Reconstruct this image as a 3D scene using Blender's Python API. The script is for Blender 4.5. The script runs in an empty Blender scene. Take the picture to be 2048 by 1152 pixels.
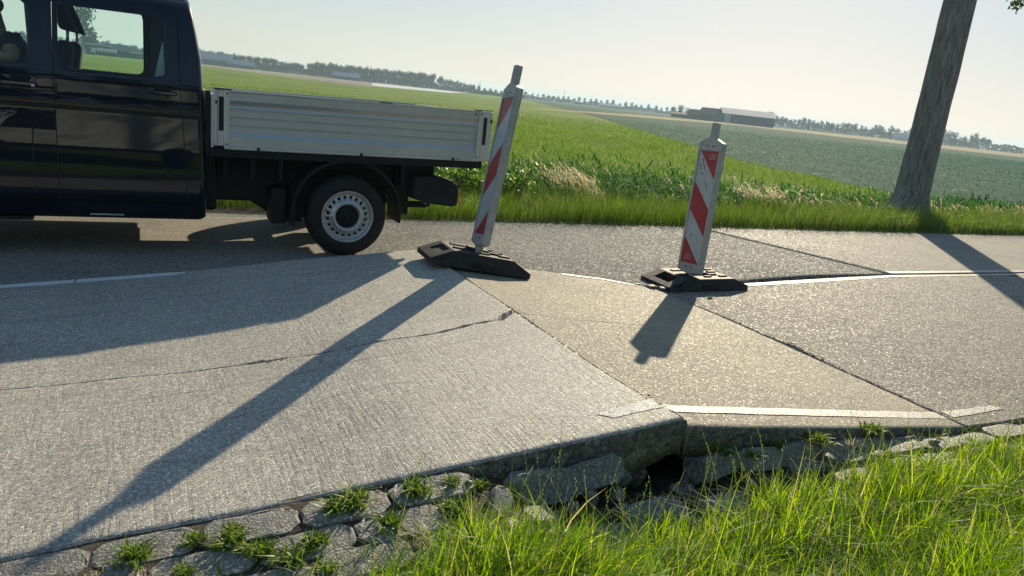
import bpy, math, random
import numpy as np
from mathutils import Vector, Matrix
random.seed(7); rng = np.random.default_rng(11)
R = math.radians
S = bpy.context.scene
COL = S.collection

# ------------------------------------------------------------------ camera, sky, sun
cam_d = bpy.data.cameras.new('camera'); cam = bpy.data.objects.new('camera', cam_d); COL.objects.link(cam)
cam_d.sensor_width = 36.0; cam_d.lens = 26.016; cam_d.clip_start = 0.05; cam_d.clip_end = 12000
_r = Vector((0.8970351, -0.4290751, 0.1059367)); _u = Vector((0.01642458, 0.27189703, 0.96218618)); _b = Vector((-0.44165401, -0.86137481, 0.25094856))
cam.matrix_world = Matrix(((_r.x, _u.x, _b.x, 0), (_r.y, _u.y, _b.y, 0), (_r.z, _u.z, _b.z, 1.5), (0, 0, 0, 1)))
S.camera = cam
W = bpy.data.worlds.new('World'); S.world = W; W.use_nodes = True
nt = W.node_tree; bg = nt.nodes['Background']
sky = nt.nodes.new('ShaderNodeTexSky'); sky.sky_type = 'NISHITA'; sky.sun_disc = False
sky.sun_elevation = R(22.9); sky.sun_rotation = R(44.4); sky.air_density = 1.0; sky.dust_density = 0.3; sky.ozone_density = 1.0
# soft shoulder so the hazy sky near the sun does not run away from the rest: c = k s / (1 + a s)
def vm(op, a, b):
    n = nt.nodes.new('ShaderNodeVectorMath'); n.operation = op
    for i, v in ((0, a), (1, b)):
        if hasattr(v, 'is_linked'): nt.links.new(v, n.inputs[i])
        else: n.inputs[i].default_value = v
    return n.outputs[0]
_n = vm('MULTIPLY', sky.outputs[0], (1.07, 1.30, 1.48)); _d = vm('ADD', vm('MULTIPLY', sky.outputs[0], (.090, .130, .158)), (1, 1, 1))
nt.links.new(vm('DIVIDE', _n, _d), bg.inputs[0]); bg.inputs[1].default_value = 0.10
sd = bpy.data.lights.new('sun', 'SUN'); sd.energy = 5.0; sd.angle = R(0.5); sd.color = (1.0, 0.865, 0.63)
sun = bpy.data.objects.new('sun', sd); COL.objects.link(sun)
SUN = Vector((0.6447, 0.6576, 0.3898)).normalized()
sun.rotation_euler = SUN.to_track_quat('Z', 'Y').to_euler()
S.view_settings.view_transform = 'Standard'; S.view_settings.look = 'None'
S.view_settings.exposure = 0.40; S.view_settings.gamma = 1.0
S.cycles.max_bounces = 8; S.cycles.transparent_max_bounces = 16; S.cycles.volume_bounces = 1

# ------------------------------------------------------------------ materials
def nmat(name):
    m = bpy.data.materials.new(name); m.use_nodes = True
    t = m.node_tree; return m, t, t.nodes['Principled BSDF']
def N(t, kind, **kw):
    n = t.nodes.new(kind)
    for k, v in kw.items(): setattr(n, k, v)
    return n
def ramp(t, fac, stops):
    r = N(t, 'ShaderNodeValToRGB'); e = r.color_ramp.elements
    while len(e) < len(stops): e.new(0.5)
    for i, (p, c) in enumerate(stops): e[i].position = p; e[i].color = (*c, 1) if len(c) == 3 else c
    t.links.new(fac, r.inputs[0]); return r.outputs[0]
def mixc(t, f, a, b, mode='MIX'):
    m = N(t, 'ShaderNodeMix', data_type='RGBA', blend_type=mode)
    for i, v in ((0, f), (6, a), (7, b)):
        if hasattr(v, 'is_linked'): t.links.new(v, m.inputs[i])
        elif i == 0: m.inputs[0].default_value = v
        else: m.inputs[i].default_value = (*v, 1)
    return m.outputs[2]
def coords(t, scale=(1, 1, 1)):
    c = N(t, 'ShaderNodeTexCoord'); m = N(t, 'ShaderNodeMapping'); m.inputs['Scale'].default_value = scale
    t.links.new(c.outputs['Object'], m.inputs[0]); return m.outputs[0]
def noise(t, vec, sc, det=4, rough=.55, out=0):
    n = N(t, 'ShaderNodeTexNoise'); n.inputs['Scale'].default_value = sc; n.inputs['Detail'].default_value = det
    n.inputs['Roughness'].default_value = rough; t.links.new(vec, n.inputs['Vector']); return n.outputs[out]
def voro(t, vec, sc, feat='F1'):
    n = N(t, 'ShaderNodeTexVoronoi', feature=feat); n.inputs['Scale'].default_value = sc
    t.links.new(vec, n.inputs['Vector']); return n
def math_(t, op, a, b=0.0):
    m = N(t, 'ShaderNodeMath', operation=op)
    for i, v in ((0, a), (1, b)):
        if hasattr(v, 'is_linked'): t.links.new(v, m.inputs[i])
        else: m.inputs[i].default_value = v
    return m.outputs[0]
def bump(t, p, h, strength, dist):
    b = N(t, 'ShaderNodeBump'); b.inputs['Strength'].default_value = strength; b.inputs['Distance'].default_value = dist
    t.links.new(h, b.inputs['Height']); t.links.new(b.outputs[0], p.inputs['Normal'])

def simple(name, col, rough=.5, metal=0.0, coat=0.0, spec=.5, var=.12, vs=9.0, bmp=0.0, bs=60.0, coat_r=.05):
    m, t, p = nmat(name); v = coords(t)
    n = noise(t, v, vs, 5)
    c = ramp(t, n, [(.3, tuple(x * (1 - var) for x in col)), (.7, tuple(min(1, x * (1 + var)) for x in col))])
    t.links.new(c, p.inputs['Base Color'])
    p.inputs['Roughness'].default_value = rough; p.inputs['Metallic'].default_value = metal
    p.inputs['Coat Weight'].default_value = coat; p.inputs['Coat Roughness'].default_value = coat_r
    p.inputs['Specular IOR Level'].default_value = spec
    if bmp: bump(t, p, noise(t, v, bs, 4), bmp, .004)
    return m

def concrete(name, tone, agg_sc, contrast, groove=0.0, bmp=.5, rough=.62, spec=.4, warm=(1, 1, 1), streak=True):
    m, t, p = nmat(name); v = coords(t)
    vo = voro(t, v, agg_sc); sep = N(t, 'ShaderNodeSeparateColor'); t.links.new(vo.outputs['Color'], sep.inputs[0])
    a = tone
    k = contrast
    def sh(f, tint=(1, 1, 1)): return tuple(min(.85, a * f * w * u) for w, u in zip(warm, tint))
    c = ramp(t, sep.outputs[0], [(0, sh(1 - .62 * k, (.95, .97, 1.05))), (.25, sh(1 - .25 * k)), (.6, sh(1, (1.02, 1, .96))), (.86, sh(1 + .35 * k, (1.06, 1, .9))), (1, sh(1 + 1.3 * k))])
    fine = noise(t, v, agg_sc * 2.2, 3, .7)
    c = mixc(t, .55, c, ramp(t, fine, [(.3, (.22, .22, .22)), (.72, (.95, .93, .88))]), 'SOFT_LIGHT')
    big = noise(t, v, 1.1, 6, .6)
    c = mixc(t, .75, c, ramp(t, big, [(.32, (.40, .405, .41)), (.68, (.60, .59, .565))]), 'OVERLAY')
    if streak:
        vs = coords(t, (.55, 7, 1)); st = noise(t, vs, 1.3, 5, .6)
        c = mixc(t, ramp(t, st, [(.56, (0, 0, 0)), (.72, (.5, .5, .5))]), c, tuple(a * .52 * w for w in warm))
    h = math_(t, 'ADD', math_(t, 'MULTIPLY', vo.outputs['Distance'], -.9), math_(t, 'MULTIPLY', fine, .8))
    if groove:
        vg = coords(t, (1, .10, 1)); ng = noise(t, vg, 62, 2, .5)
        gv = ramp(t, ng, [(.40, (0, 0, 0)), (.50, (1, 1, 1))])
        mask = ramp(t, noise(t, coords(t, (1, .5, 1)), 1.6, 3), [(.38, (.25, .25, .25)), (.62, (1, 1, 1))])
        sx = N(t, 'ShaderNodeSeparateXYZ'); t.links.new(v, sx.inputs[0]); mr = N(t, 'ShaderNodeMapRange')   # less worn towards the verge side
        for i_, q_ in enumerate((2.3, 3.3, 1.9, .7)): mr.inputs[i_ + 1].default_value = q_
        t.links.new(sx.outputs[1], mr.inputs[0]); mask = math_(t, 'MULTIPLY', mask, mr.outputs[0])
        gg = math_(t, 'MULTIPLY', math_(t, 'SUBTRACT', 1.0, gv), mask)
        c = mixc(t, math_(t, 'MULTIPLY', gg, .42 * groove), c, tuple(a * .35 * w for w in warm))
        h = math_(t, 'SUBTRACT', h, math_(t, 'MULTIPLY', gg, 1.1 * groove))
    t.links.new(c, p.inputs['Base Color']); p.inputs['Specular IOR Level'].default_value = spec
    rr = ramp(t, sep.outputs[1], [(0, (rough * .62,) * 3), (.15, (rough,) * 3), (1, (min(1, rough * 1.2),) * 3)])
    t.links.new(rr, p.inputs['Roughness'])
    bump(t, p, h, bmp, .004)
    return m

M = {}
M['slab_a'] = concrete('grooved grey concrete', .42, 150, .8, groove=.5, bmp=.5, warm=(1.03, .98, .89))
M['slab_b'] = concrete('pale concrete', .255, 130, .62, bmp=.5, rough=.75, spec=.3, warm=(1.05, .98, .80))
M['slab_c'] = concrete('worn aggregate concrete', .22, 85, 1.1, bmp=1.0, rough=.75, spec=.3, warm=(1.03, .98, .89))
M['slab_far'] = concrete('far lane concrete', .25, 95, .6, bmp=.5, rough=.8, spec=.25, warm=(1.03, .98, .9))
M['asphalt'] = concrete('grey worn asphalt', .17, 70, 1.3, bmp=1.0, rough=.85, spec=.25, warm=(.97, 1, 1), streak=False)
M['broken'] = concrete('broken concrete', .17, 60, .9, bmp=1.0, warm=(1, .94, .84), streak=False)
M['paver'] = concrete('verge paver concrete', .26, 110, .8, bmp=.8, warm=(1.0, .97, .90), streak=False)
M['paint'] = concrete('worn white road paint', .41, 120, .3, bmp=.5, warm=(1, 1, .96), streak=False, rough=.5)
M['paint_light'] = concrete('pale worn paint', .60, 120, .25, bmp=.4, warm=(1, 1, .97), streak=False, rough=.6)
def wear(mat, under, lo, hi):
    t = mat.node_tree; p = t.nodes['Principled BSDF']; src = p.inputs['Base Color'].links[0].from_socket; v = coords(t)
    n = math_(t, 'ADD', math_(t, 'MULTIPLY', noise(t, v, 34, 5, .7), .6), math_(t, 'MULTIPLY', noise(t, v, 5, 3), .4))
    t.links.new(mixc(t, ramp(t, n, [(lo, (1, 1, 1)), (hi, (0, 0, 0))]), src, under), p.inputs['Base Color'])
wear(M['paint'], (.24, .225, .19), .46, .55); wear(M['paint_light'], (.36, .35, .32), .44, .52)
M['bright_paint'] = concrete('white road paint', .85, 90, .18, bmp=.4, streak=False, rough=.5)

def scrape_marks(mat, marks):
    # long faint scrape marks: (y at x=0, slope, half width, x from, x to, strength)
    t = mat.node_tree; p = t.nodes['Principled BSDF']; c = p.inputs['Base Color'].links[0].from_socket; v = coords(t)
    sx = N(t, 'ShaderNodeSeparateXYZ'); t.links.new(v, sx.inputs[0]); nn = noise(t, coords(t, (1, 0, 0)), .9, 2); n2 = noise(t, v, 30, 4, .7)
    for y0, sl, hw, xa, xb, k in marks:
        cur = math_(t, 'ADD', math_(t, 'MULTIPLY', sx.outputs[0], sl), y0); cur = math_(t, 'ADD', cur, math_(t, 'MULTIPLY', nn, .22))
        d = math_(t, 'ABSOLUTE', math_(t, 'SUBTRACT', sx.outputs[1], cur)); d = math_(t, 'ADD', math_(t, 'DIVIDE', d, hw), math_(t, 'MULTIPLY', n2, .9))
        m = ramp(t, d, [(.45, (1, 1, 1)), (1.0, (0, 0, 0))])
        for op, e, w_ in (('SUBTRACT', xa, 1), ('SUBTRACT', xb, -1)):
            f_ = N(t, 'ShaderNodeMath', operation='MULTIPLY', use_clamp=True); f_.inputs[1].default_value = w_ * 2.5; t.links.new(math_(t, op, sx.outputs[0], e), f_.inputs[0]); m = math_(t, 'MULTIPLY', m, f_.outputs[0])
        c = mixc(t, math_(t, 'MULTIPLY', m, k), c, (.10, .10, .10))
    t.links.new(c, p.inputs['Base Color'])
scrape_marks(M['slab_a'], [(5.08, -.03, .016, -.5, 1.9, .6), (4.74, -.01, .014, -.7, 1.4, .5), (3.22, .05, .018, -.4, 1.95, .55), (2.90, .03, .016, -.1, 1.3, .45)])
def soil():
    m, t, p = nmat('dry soil'); v = coords(t)
    n = noise(t, v, 14, 8, .7)
    t.links.new(ramp(t, n, [(.3, (.035, .028, .02)), (.55, (.10, .08, .055)), (.75, (.18, .15, .11))]), p.inputs['Base Color'])
    p.inputs['Roughness'].default_value = .95; bump(t, p, noise(t, v, 40, 6, .7), 1.0, .03); return m
M['soil'] = soil()
def field(name, cols, sc, stretch=(1, 1, 1), spark=0.0, bm=.5):
    m, t, p = nmat(name); v = coords(t, stretch)
    n1 = noise(t, v, sc, 8, .65); n2 = noise(t, v, sc * .06, 5, .6)
    c = ramp(t, n1, [(.3, cols[0]), (.5, cols[1]), (.7, cols[2])])
    c = mixc(t, .8, c, ramp(t, n2, [(.35, (.36, .38, .36)), (.65, (.64, .62, .55))]), 'OVERLAY')
    if spark:
        vo = voro(t, coords(t), 3.2); s = N(t, 'ShaderNodeSeparateColor'); t.links.new(vo.outputs['Color'], s.inputs[0])
        c = mixc(t, ramp(t, s.outputs[0], [(1 - spark, (0, 0, 0)), (1 - spark + .01, (1, 1, 1))]), c, (.30, .36, .26))  # sparkle of glossy leaves painted into the colour as pale cells
    t.links.new(c, p.inputs['Base Color']); p.inputs['Roughness'].default_value = 1.0; p.inputs['Specular IOR Level'].default_value = .04
    if bm: bump(t, p, n1, bm, .12)
    return m
M['pasture'] = field('pasture grass', [(.10, .15, .03), (.16, .225, .045), (.22, .29, .07)], 1.6, (1, 1, 1))
M['crop'] = field('dark crop', [(.020, .070, .050), (.030, .092, .066), (.042, .115, .080)], 3.5, (1, 1, 1), .02, 0)
M['straw'] = field('ripe straw', [(.26, .21, .12), (.36, .30, .17), (.45, .38, .22)], .8)
M['mown'] = field('bare stubble', [(.20, .19, .15), (.28, .26, .21), (.34, .32, .26)], .5)
M['film'] = simple('pale crop film', (.50, .52, .50), .9, var=.1, vs=.3)

def leafmat(name, c1, c2, trans=.5, rough=.45, c3=None, spec=.4):
    m, t, p = nmat(name); out = t.nodes['Material Output']
    g = N(t, 'ShaderNodeNewGeometry')
    st = [(0, c1), (.75, c2)] + ([(.93, c2), (1, c3)] if c3 else [])
    c = ramp(t, g.outputs['Random Per Island'], st)
    t.links.new(c, p.inputs['Base Color']); p.inputs['Roughness'].default_value = rough; p.inputs['Specular IOR Level'].default_value = spec
    tr = N(t, 'ShaderNodeBsdfTranslucent'); mx = N(t, 'ShaderNodeMixShader')
    hs = N(t, 'ShaderNodeHueSaturation'); hs.inputs['Saturation'].default_value = 1.12; hs.inputs['Value'].default_value = 1.7
    t.links.new(c, hs.inputs['Color']); t.links.new(hs.outputs[0], tr.inputs[0]); mx.inputs[0].default_value = trans
    t.links.new(p.outputs[0], mx.inputs[1]); t.links.new(tr.outputs[0], mx.inputs[2]); t.links.new(mx.outputs[0], out.inputs[0])
    return m
M['grass'] = leafmat('fresh grass blades', (.055, .13, .010), (.26, .38, .025), .6, .45, (.34, .40, .08), .25)
_t = M['grass'].node_tree; _r = [n for n in _t.nodes if n.type == 'VALTORGB'][0].color_ramp
while len(_r.elements) < 5: _r.elements.new(.5)
for _e, (_p, _c) in zip(_r.elements, [(0, (.04, .10, .012)), (.34, (.14, .26, .02)), (.87, (.36, .46, .045)), (.95, (.38, .36, .14)), (1, (.46, .40, .2))]): _e.position = _p; _e.color = (*_c, 1)
M['verge'] = leafmat('verge grass blades', (.035, .085, .012), (.19, .27, .035), .38, .55, (.34, .32, .14), .25)
M['reed'] = leafmat('reed leaves', (.012, .055, .014), (.06, .165, .028), .36, .7, (.13, .22, .06), .06)
M['meadow'] = leafmat('meadow grass', (.09, .15, .022), (.17, .25, .045), .45, .8, (.26, .28, .10), .06)
M['beet'] = leafmat('crop leaves', (.026, .10, .066), (.036, .12, .08), .45, .95, (.10, .18, .12), .0)
M['nettle'] = leafmat('nettle leaves', (.05, .12, .02), (.16, .26, .04), .5, .45, None, .3)
M['drygrass'] = leafmat('dry seed grass', (.36, .30, .17), (.62, .54, .36), .45, .6)
M['seed'] = leafmat('grass seed heads', (.10, .15, .04), (.20, .24, .07), .45, .6)
M['weed'] = leafmat('small weeds', (.07, .14, .02), (.20, .28, .04), .4, .5, (.25, .2, .1))
M['leaf'] = leafmat('tree leaves', (.02, .05, .015), (.05, .09, .025), .3, .5)
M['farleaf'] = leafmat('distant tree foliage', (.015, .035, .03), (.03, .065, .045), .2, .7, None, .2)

def bark():
    m, t, p = nmat('furrowed bark'); v = coords(t, (9, 9, 1.1))
    n = noise(t, v, 2.6, 8, .65); w = voro(t, coords(t, (10, 10, 1.6)), 1.5, 'DISTANCE_TO_EDGE')
    c = ramp(t, n, [(.3, (.10, .092, .08)), (.52, (.28, .26, .23)), (.72, (.50, .465, .41))])
    t.links.new(c, p.inputs['Base Color']); p.inputs['Roughness'].default_value = .9
    h = math_(t, 'ADD', n, math_(t, 'MULTIPLY', w.outputs['Distance'], .5))
    bump(t, p, h, 1.0, .05); return m
M['bark'] = bark()
M['navy'] = simple('dark navy car paint', (.001, .005, .018), .4, coat=1.0, spec=.08, var=.05, coat_r=.003)
M['blackplastic'] = simple('black plastic', (.004, .005, .007), .6, var=.2, bmp=.15)
M['chassis'] = simple('dusty dark chassis', (.009, .011, .015), .8, var=.3, bmp=.2)
M['rubber'] = simple('tyre rubber', (.014, .014, .015), .75, var=.25, bmp=.2)
M['footrubber'] = simple('recycled rubber', (.022, .023, .024), .68, var=.35, vs=30, bmp=.6, bs=140)
M['alu'] = simple('brushed aluminium', (.56, .59, .62), .42, metal=.55, var=.06)
M['aluplain'] = simple('anodised aluminium', (.66, .67, .67), .42, metal=.35, var=.06)
M['steel'] = simple('silver painted steel', (.56, .57, .58), .35, metal=.6, var=.08)
M['whiteplastic'] = simple('grubby white plastic', (.44, .435, .41), .5, var=.16, vs=16, bmp=.1)
M['stickerwhite'] = simple('white reflective film', (.50, .53, .53), .45, var=.1, vs=20)
M['stickerred'] = simple('red reflective film', (.42, .045, .05), .45, var=.15, vs=20)
M['grime'] = simple('grey grime', (.10, .10, .095), .8, var=.3, vs=40)
M['orange'] = simple('orange lamp lens', (1.0, .25, .03), .25, coat=.5)
M['cloth'] = simple('dark seat cloth', (.012, .013, .015), .9, var=.2)
M['shirt'] = simple('black cotton', (.012, .013, .016), .9, var=.2)
M['skin'] = simple('skin', (.62, .29, .20), .5, var=.06)
M['hair'] = simple('short dark blond hair', (.10, .07, .045), .7, var=.3, vs=60)
M['jeans'] = simple('dark jeans', (.02, .03, .06), .9)
M['chrome'] = simple('bright metal', (.7, .7, .7), .2, metal=1.0)
M['whitevan'] = simple('white car paint', (.68, .69, .70), .35, coat=.6, var=.03)
M['darkglass'] = simple('dark vehicle glass', (.01, .012, .014), .08, spec=.8)
M['roofwhite'] = simple('pale sheet roof', (.24, .28, .33), .8, var=.1, vs=.3)
M['rooftile'] = simple('red roof tiles', (.22, .10, .075), .8, var=.2, vs=.6)
M['wallblue'] = simple('dark blue cladding', (.03, .055, .09), .7, var=.15, vs=.4)
M['wallbrick'] = simple('brown brick wall', (.16, .10, .075), .85, var=.2, vs=.8)
M['bluesheet'] = simple('light blue sheet wall', (.25, .33, .42), .6, var=.1, vs=.3)
M['glassroof'] = simple('greenhouse roof', (.13, .21, .30), .8, var=.1, vs=.3)
M['lightpanel'] = simple('pale door panel', (.42, .45, .48), .6)
M['tank'] = simple('white lorry tank', (.6, .6, .58), .4)
def glass():
    m, t, p = nmat('green tinted window glass'); out = t.nodes['Material Output']
    t.nodes.remove(p)
    tr = N(t, 'ShaderNodeBsdfTransparent'); tr.inputs[0].default_value = (.80, 1.0, .93, 1)
    gl = N(t, 'ShaderNodeBsdfGlossy'); gl.inputs['Roughness'].default_value = .01
    fr = N(t, 'ShaderNodeFresnel'); fr.inputs[0].default_value = 1.5; mx = N(t, 'ShaderNodeMixShader')
    t.links.new(fr.outputs[0], mx.inputs[0]); t.links.new(tr.outputs[0], mx.inputs[1]); t.links.new(gl.outputs[0], mx.inputs[2])
    t.links.new(mx.outputs[0], out.inputs[0]); return m
M['glass'] = glass()

# ------------------------------------------------------------------ helpers
def tag(o, label=None, cat=None, group=None, kind=None):
    if label: o['label'] = label
    if cat: o['category'] = cat
    if group: o['group'] = group
    if kind: o['kind'] = kind
    return o
def thing(name, loc, label, cat, group=None, rot=None):
    o = bpy.data.objects.new(name, None); COL.objects.link(o); o.location = loc; o.empty_display_size = .1
    if rot is not None: o.rotation_euler = rot
    return tag(o, label, cat, group)
ORG = {}
def link(name, me, mat, parent=None, world=True):
    """link a mesh; when world is True the vertices are world coordinates and get shifted to the parent's base"""
    o = bpy.data.objects.new(name, me); COL.objects.link(o)
    if mat is not None and not me.materials: me.materials.append(mat)
    if parent is not None:
        o.parent = parent
        if world:
            off = ORG.get(parent.name, Vector(parent.location) if parent.parent is None else Vector((0, 0, 0)))
            me.transform(Matrix.Translation(-off)); ORG[o.name] = off
    return o
def np_mesh(name, V, Q, mats=None, smooth=False):
    V = np.ascontiguousarray(V, dtype=np.float32); Q = np.ascontiguousarray(Q, dtype=np.int32); k = Q.shape[1]
    me = bpy.data.meshes.new(name); me.vertices.add(len(V)); me.vertices.foreach_set('co', V.ravel())
    me.loops.add(Q.size); me.loops.foreach_set('vertex_index', Q.ravel())
    me.polygons.add(len(Q)); me.polygons.foreach_set('loop_start', np.arange(0, Q.size, k, dtype=np.int32))
    me.polygons.foreach_set('loop_total', np.full(len(Q), k, dtype=np.int32))
    if smooth: me.polygons.foreach_set('use_smooth', np.ones(len(Q), dtype=bool))
    me.update(calc_edges=True); me.validate(); return me
class MB:
    def __init__(s): s.v = []; s.f = []
    def add(s, v, f):
        n = len(s.v); s.v += [tuple(p) for p in v]; s.f += [tuple(i + n for i in q) for q in f]; return s
    def box(s, x0, x1, y0, y1, z0, z1):
        v = [(x, y, z) for z in (z0, z1) for y in (y0, y1) for x in (x0, x1)]
        return s.add(v, [(0, 2, 3, 1), (4, 5, 7, 6), (0, 1, 5, 4), (2, 6, 7, 3), (0, 4, 6, 2), (1, 3, 7, 5)])
    def hexa(s, b, t):
        """four bottom and four top points in the same winding"""
        return s.add(list(b) + list(t), [(3, 2, 1, 0), (4, 5, 6, 7), (0, 1, 5, 4), (1, 2, 6, 5), (2, 3, 7, 6), (3, 0, 4, 7)])
    def prism(s, poly, axis, a, b):
        """extrude a 2D polygon along an axis from a to b"""
        n = len(poly)
        def P(p, c): return {'x': (c, p[0], p[1]), 'y': (p[0], c, p[1]), 'z': (p[0], p[1], c)}[axis]
        v = [P(p, a) for p in poly] + [P(p, b) for p in poly]
        return s.add(v, [tuple(range(n))[::-1], tuple(range(n, 2 * n))] + [(i, (i + 1) % n, n + (i + 1) % n, n + i) for i in range(n)])
    def tube(s, pts, r, k=6, cap=True):
        pts = [Vector(p) for p in pts]; rs = r if isinstance(r, (list, tuple)) else [r] * len(pts)
        rings = []
        for i, p in enumerate(pts):
            d = (pts[min(i + 1, len(pts) - 1)] - pts[max(i - 1, 0)]).normalized()
            a = d.cross(Vector((0, 0, 1)) if abs(d.z) < .9 else Vector((1, 0, 0))).normalized(); b = d.cross(a)
            rings.append([p + (a * math.cos(2 * math.pi * j / k) + b * math.sin(2 * math.pi * j / k)) * rs[i] for j in range(k)])
        v = [q for g in rings for q in g]; f = []
        for i in range(len(pts) - 1):
            for j in range(k): f.append((i * k + j, i * k + (j + 1) % k, (i + 1) * k + (j + 1) % k, (i + 1) * k + j))
        if cap: f += [tuple(range(k))[::-1], tuple(range((len(pts) - 1) * k, len(pts) * k))]
        return s.add(v, f)
    def lathe_y(s, prof, cx, cz, k=48):
        """profile of (radius, y) turned about the y axis through (cx, cz)"""
        v = []; n = len(prof)
        for j in range(k):
            a = 2 * math.pi * j / k
            v += [(cx + r * math.cos(a), y, cz + r * math.sin(a)) for r, y in prof]
        return s.add(v, [(j * n + i, j * n + i + 1, ((j + 1) % k) * n + i + 1, ((j + 1) % k) * n + i) for j in range(k) for i in range(n - 1)])
    def mesh(s, name, smooth=False):
        me = bpy.data.meshes.new(name); me.from_pydata(s.v, [], s.f)
        if smooth: me.polygons.foreach_set('use_smooth', [True] * len(me.polygons))
        me.update(); return me
    def build(s, name, mat, parent=None, world=True, smooth=False, bevel=0.0, seg=2):
        import bmesh
        me = s.mesh(name, smooth)
        b = bmesh.new(); b.from_mesh(me); bmesh.ops.recalc_face_normals(b, faces=b.faces); b.to_mesh(me); b.free()
        o = link(name, me, mat, parent, world)
        if bevel:
            m = o.modifiers.new('bevel', 'BEVEL'); m.width = bevel; m.segments = seg; m.limit_method = 'ANGLE'; m.angle_limit = R(35)
        return o
def copy_tree(o, parent=None):
    c = o.copy(); COL.objects.link(c)
    if parent is not None: c.parent = parent
    for ch in list(o.children): copy_tree(ch, c)
    return c

# ------------------------------------------------------------------ the ground
PZX = [-3, -1, -.4, -.076, .45, .98, 1.15, 1.35, 1.55, 2.2, 2.6, 3.5, 4.2, 6, 30]; PZZ = [-.03, -.0, .022, .054, .100, .148, .130, .02, .0, -.01, .02, .01, -.012, -.02, -.02]
def prof_z(x, y):
    # height of the terrain across the road
    ys = [-60, -3, 1.0, 1.75, 2.1, 2.35, 2.7, 7.6, 7.93, 8.0, 8.4, 9.6, 10.6, 11.6, 12.6, 14.0, 18.0]
    zs = [-.3, -.05, -.02, -.04, -.06, -.09, -.25, -.22, -.10, -.02, .0, -.03, -.62, -.95, -.75, -.5, -.5]
    z = np.interp(y, ys, zs)
    pit = np.exp(-((x - 1.92) / .34) ** 2 - ((y - 2.32) / .30) ** 2) * .065
    x = np.asarray(x, float); y = np.asarray(y, float)
    lift = np.interp(x, [-2, 0, .9, 1.2, 1.6, 2.4, 3.4, 4.2], [0, .085, .13, .12, .03, .04, .02, 0]) * np.exp(-((y - 2.05) / .3) ** 2)
    bed = np.interp(x, PZX, PZZ) - .11 * (2.27 - y) - .005
    k = np.clip((y - 1.15) / .3, 0, 1) * np.clip((2.42 - y) / .06, 0, 1) * (x > -30) * (x < 40)
    return (z + lift * 0) * (1 - k) + bed * k - pit
def terrain():
    xs = np.concatenate([[-4000, -1500, -500, -150, -60, -30, -15, -8, -5], np.arange(-3.5, 6.01, .12), np.arange(6.5, 30, 1.0), [32, 40, 60, 100, 200, 500, 1500, 4000]])
    ys = np.concatenate([[-4000, -800, -200, -60, -20, -8, -3, -1, 0, .6, 1.0, 1.3], np.arange(1.5, 2.81, .08), np.arange(3, 7.6, .8), np.arange(7.6, 15, .25), [16, 18, 22, 30, 45, 70, 120, 250, 600, 1500, 5000]])
    X, Y = np.meshgrid(xs, ys, indexing='ij'); Z = prof_z(X, Y)
    near = (X > -4) & (X < 8) & (Y > 1.4) & (Y < 2.7)
    Z = Z + near * rng.normal(0, .0022, X.shape)
    V = np.stack([X, Y, Z], -1).reshape(-1, 3); nx, ny = len(xs), len(ys)
    i, j = np.meshgrid(np.arange(nx - 1), np.arange(ny - 1), indexing='ij'); a = (i * ny + j).ravel()
    Q = np.stack([a, a + ny, a + ny + 1, a + 1], -1)
    me = np_mesh('ground', V, Q, smooth=True)
    me.materials.append(M['pasture']); me.materials.append(M['soil'])
    cy = (ys[:-1] + ys[1:]) / 2; cx = (xs[:-1] + xs[1:]) / 2
    mi = np.array([[1 if (-.2 < y < 9.0 or 10.0 < y < 13.0) and -400 < x < 500 else 0 for y in cy] for x in cx], dtype=np.int32).ravel()
    me.polygons.foreach_set('material_index', mi)
    o = link('ground', me, None); tag(o, kind='structure'); return o
terrain()
def sheet(name, pts, z, mat):
    me = bpy.data.meshes.new(name); me.from_pydata([(x, y, z) for x, y in pts], [], [tuple(range(len(pts)))]); me.update()
    return tag(link(name, me, mat), kind='structure')
CROP = [(20.5, 14.6), (24.0, 17.5), (27, 29), (66, 105), (206, 410), (330, 850), (900, 1700), (2500, 1500), (700, 330), (267, 154), (150, 14.6)]
sheet('crop_field', CROP, -.49, M['crop'])
sheet('straw_field', [(66, 124), (130, 170), (200, 222), (226, 190), (239, 161), (267, 154), (900, 380), (900, 560), (277, 310), (150, 215), (66, 130)], -.482, M['straw'])
sheet('stubble_field', [(-60, 470), (24, 373), (40, 222), (52, 192), (67, 246), (149, 548), (60, 560), (-60, 600)], -.486, M['mown'])
sheet('film_field', [(67, 246), (118, 309), (300, 720), (330, 800), (245, 641), (149, 548)], -.474, M['film'])

# ------------------------------------------------------------------ road slabs
nearX = [-3, -1.5, -.402, -.076, .451, .983, 1.545, 1.947, 2.05]; nearZ = [-.03, -.02, .029, .058, .100, .162, .215, .259, .268]
yNear = lambda x: 2.225 + .03 * (2 - np.clip(x, -3, 2))
farX = [-3, -.84, .234, 1.01, 1.87, 2.05]; farZ = [0, -.004, .076, .165, .238, .252]
def zA(x, y):
    t = np.clip((y - 2.23) / 3.19, -.1, 1.05)
    return (1 - t) * np.interp(x, nearX, nearZ) + t * np.interp(x, farX, farZ)
def zB(x, y): return np.interp(x, [1.9, 2.08, 2.73, 3.46, 4.07], [.243, .222, .144, .064, 0])
def z0(x, y): return np.zeros_like(np.asarray(x, float) + np.asarray(y, float))
def wob(v, amp, seed):
    r = np.random.default_rng(seed); v = np.asarray(v, float); o = np.zeros_like(v)
    for f in (1.3, 3.1, 7.7, 19, 43): o = o + np.sin(v * f * 2 * np.pi + r.uniform(0, 6.28)) * r.uniform(.4, 1) / f ** .8
    return o * amp
def edge_steps(n, e=.010, L=3.0):
    t = np.linspace(0, 1, n); k = e / L
    return np.concatenate([[0, k], t[1:-1], [1 - k, 1]])
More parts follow.
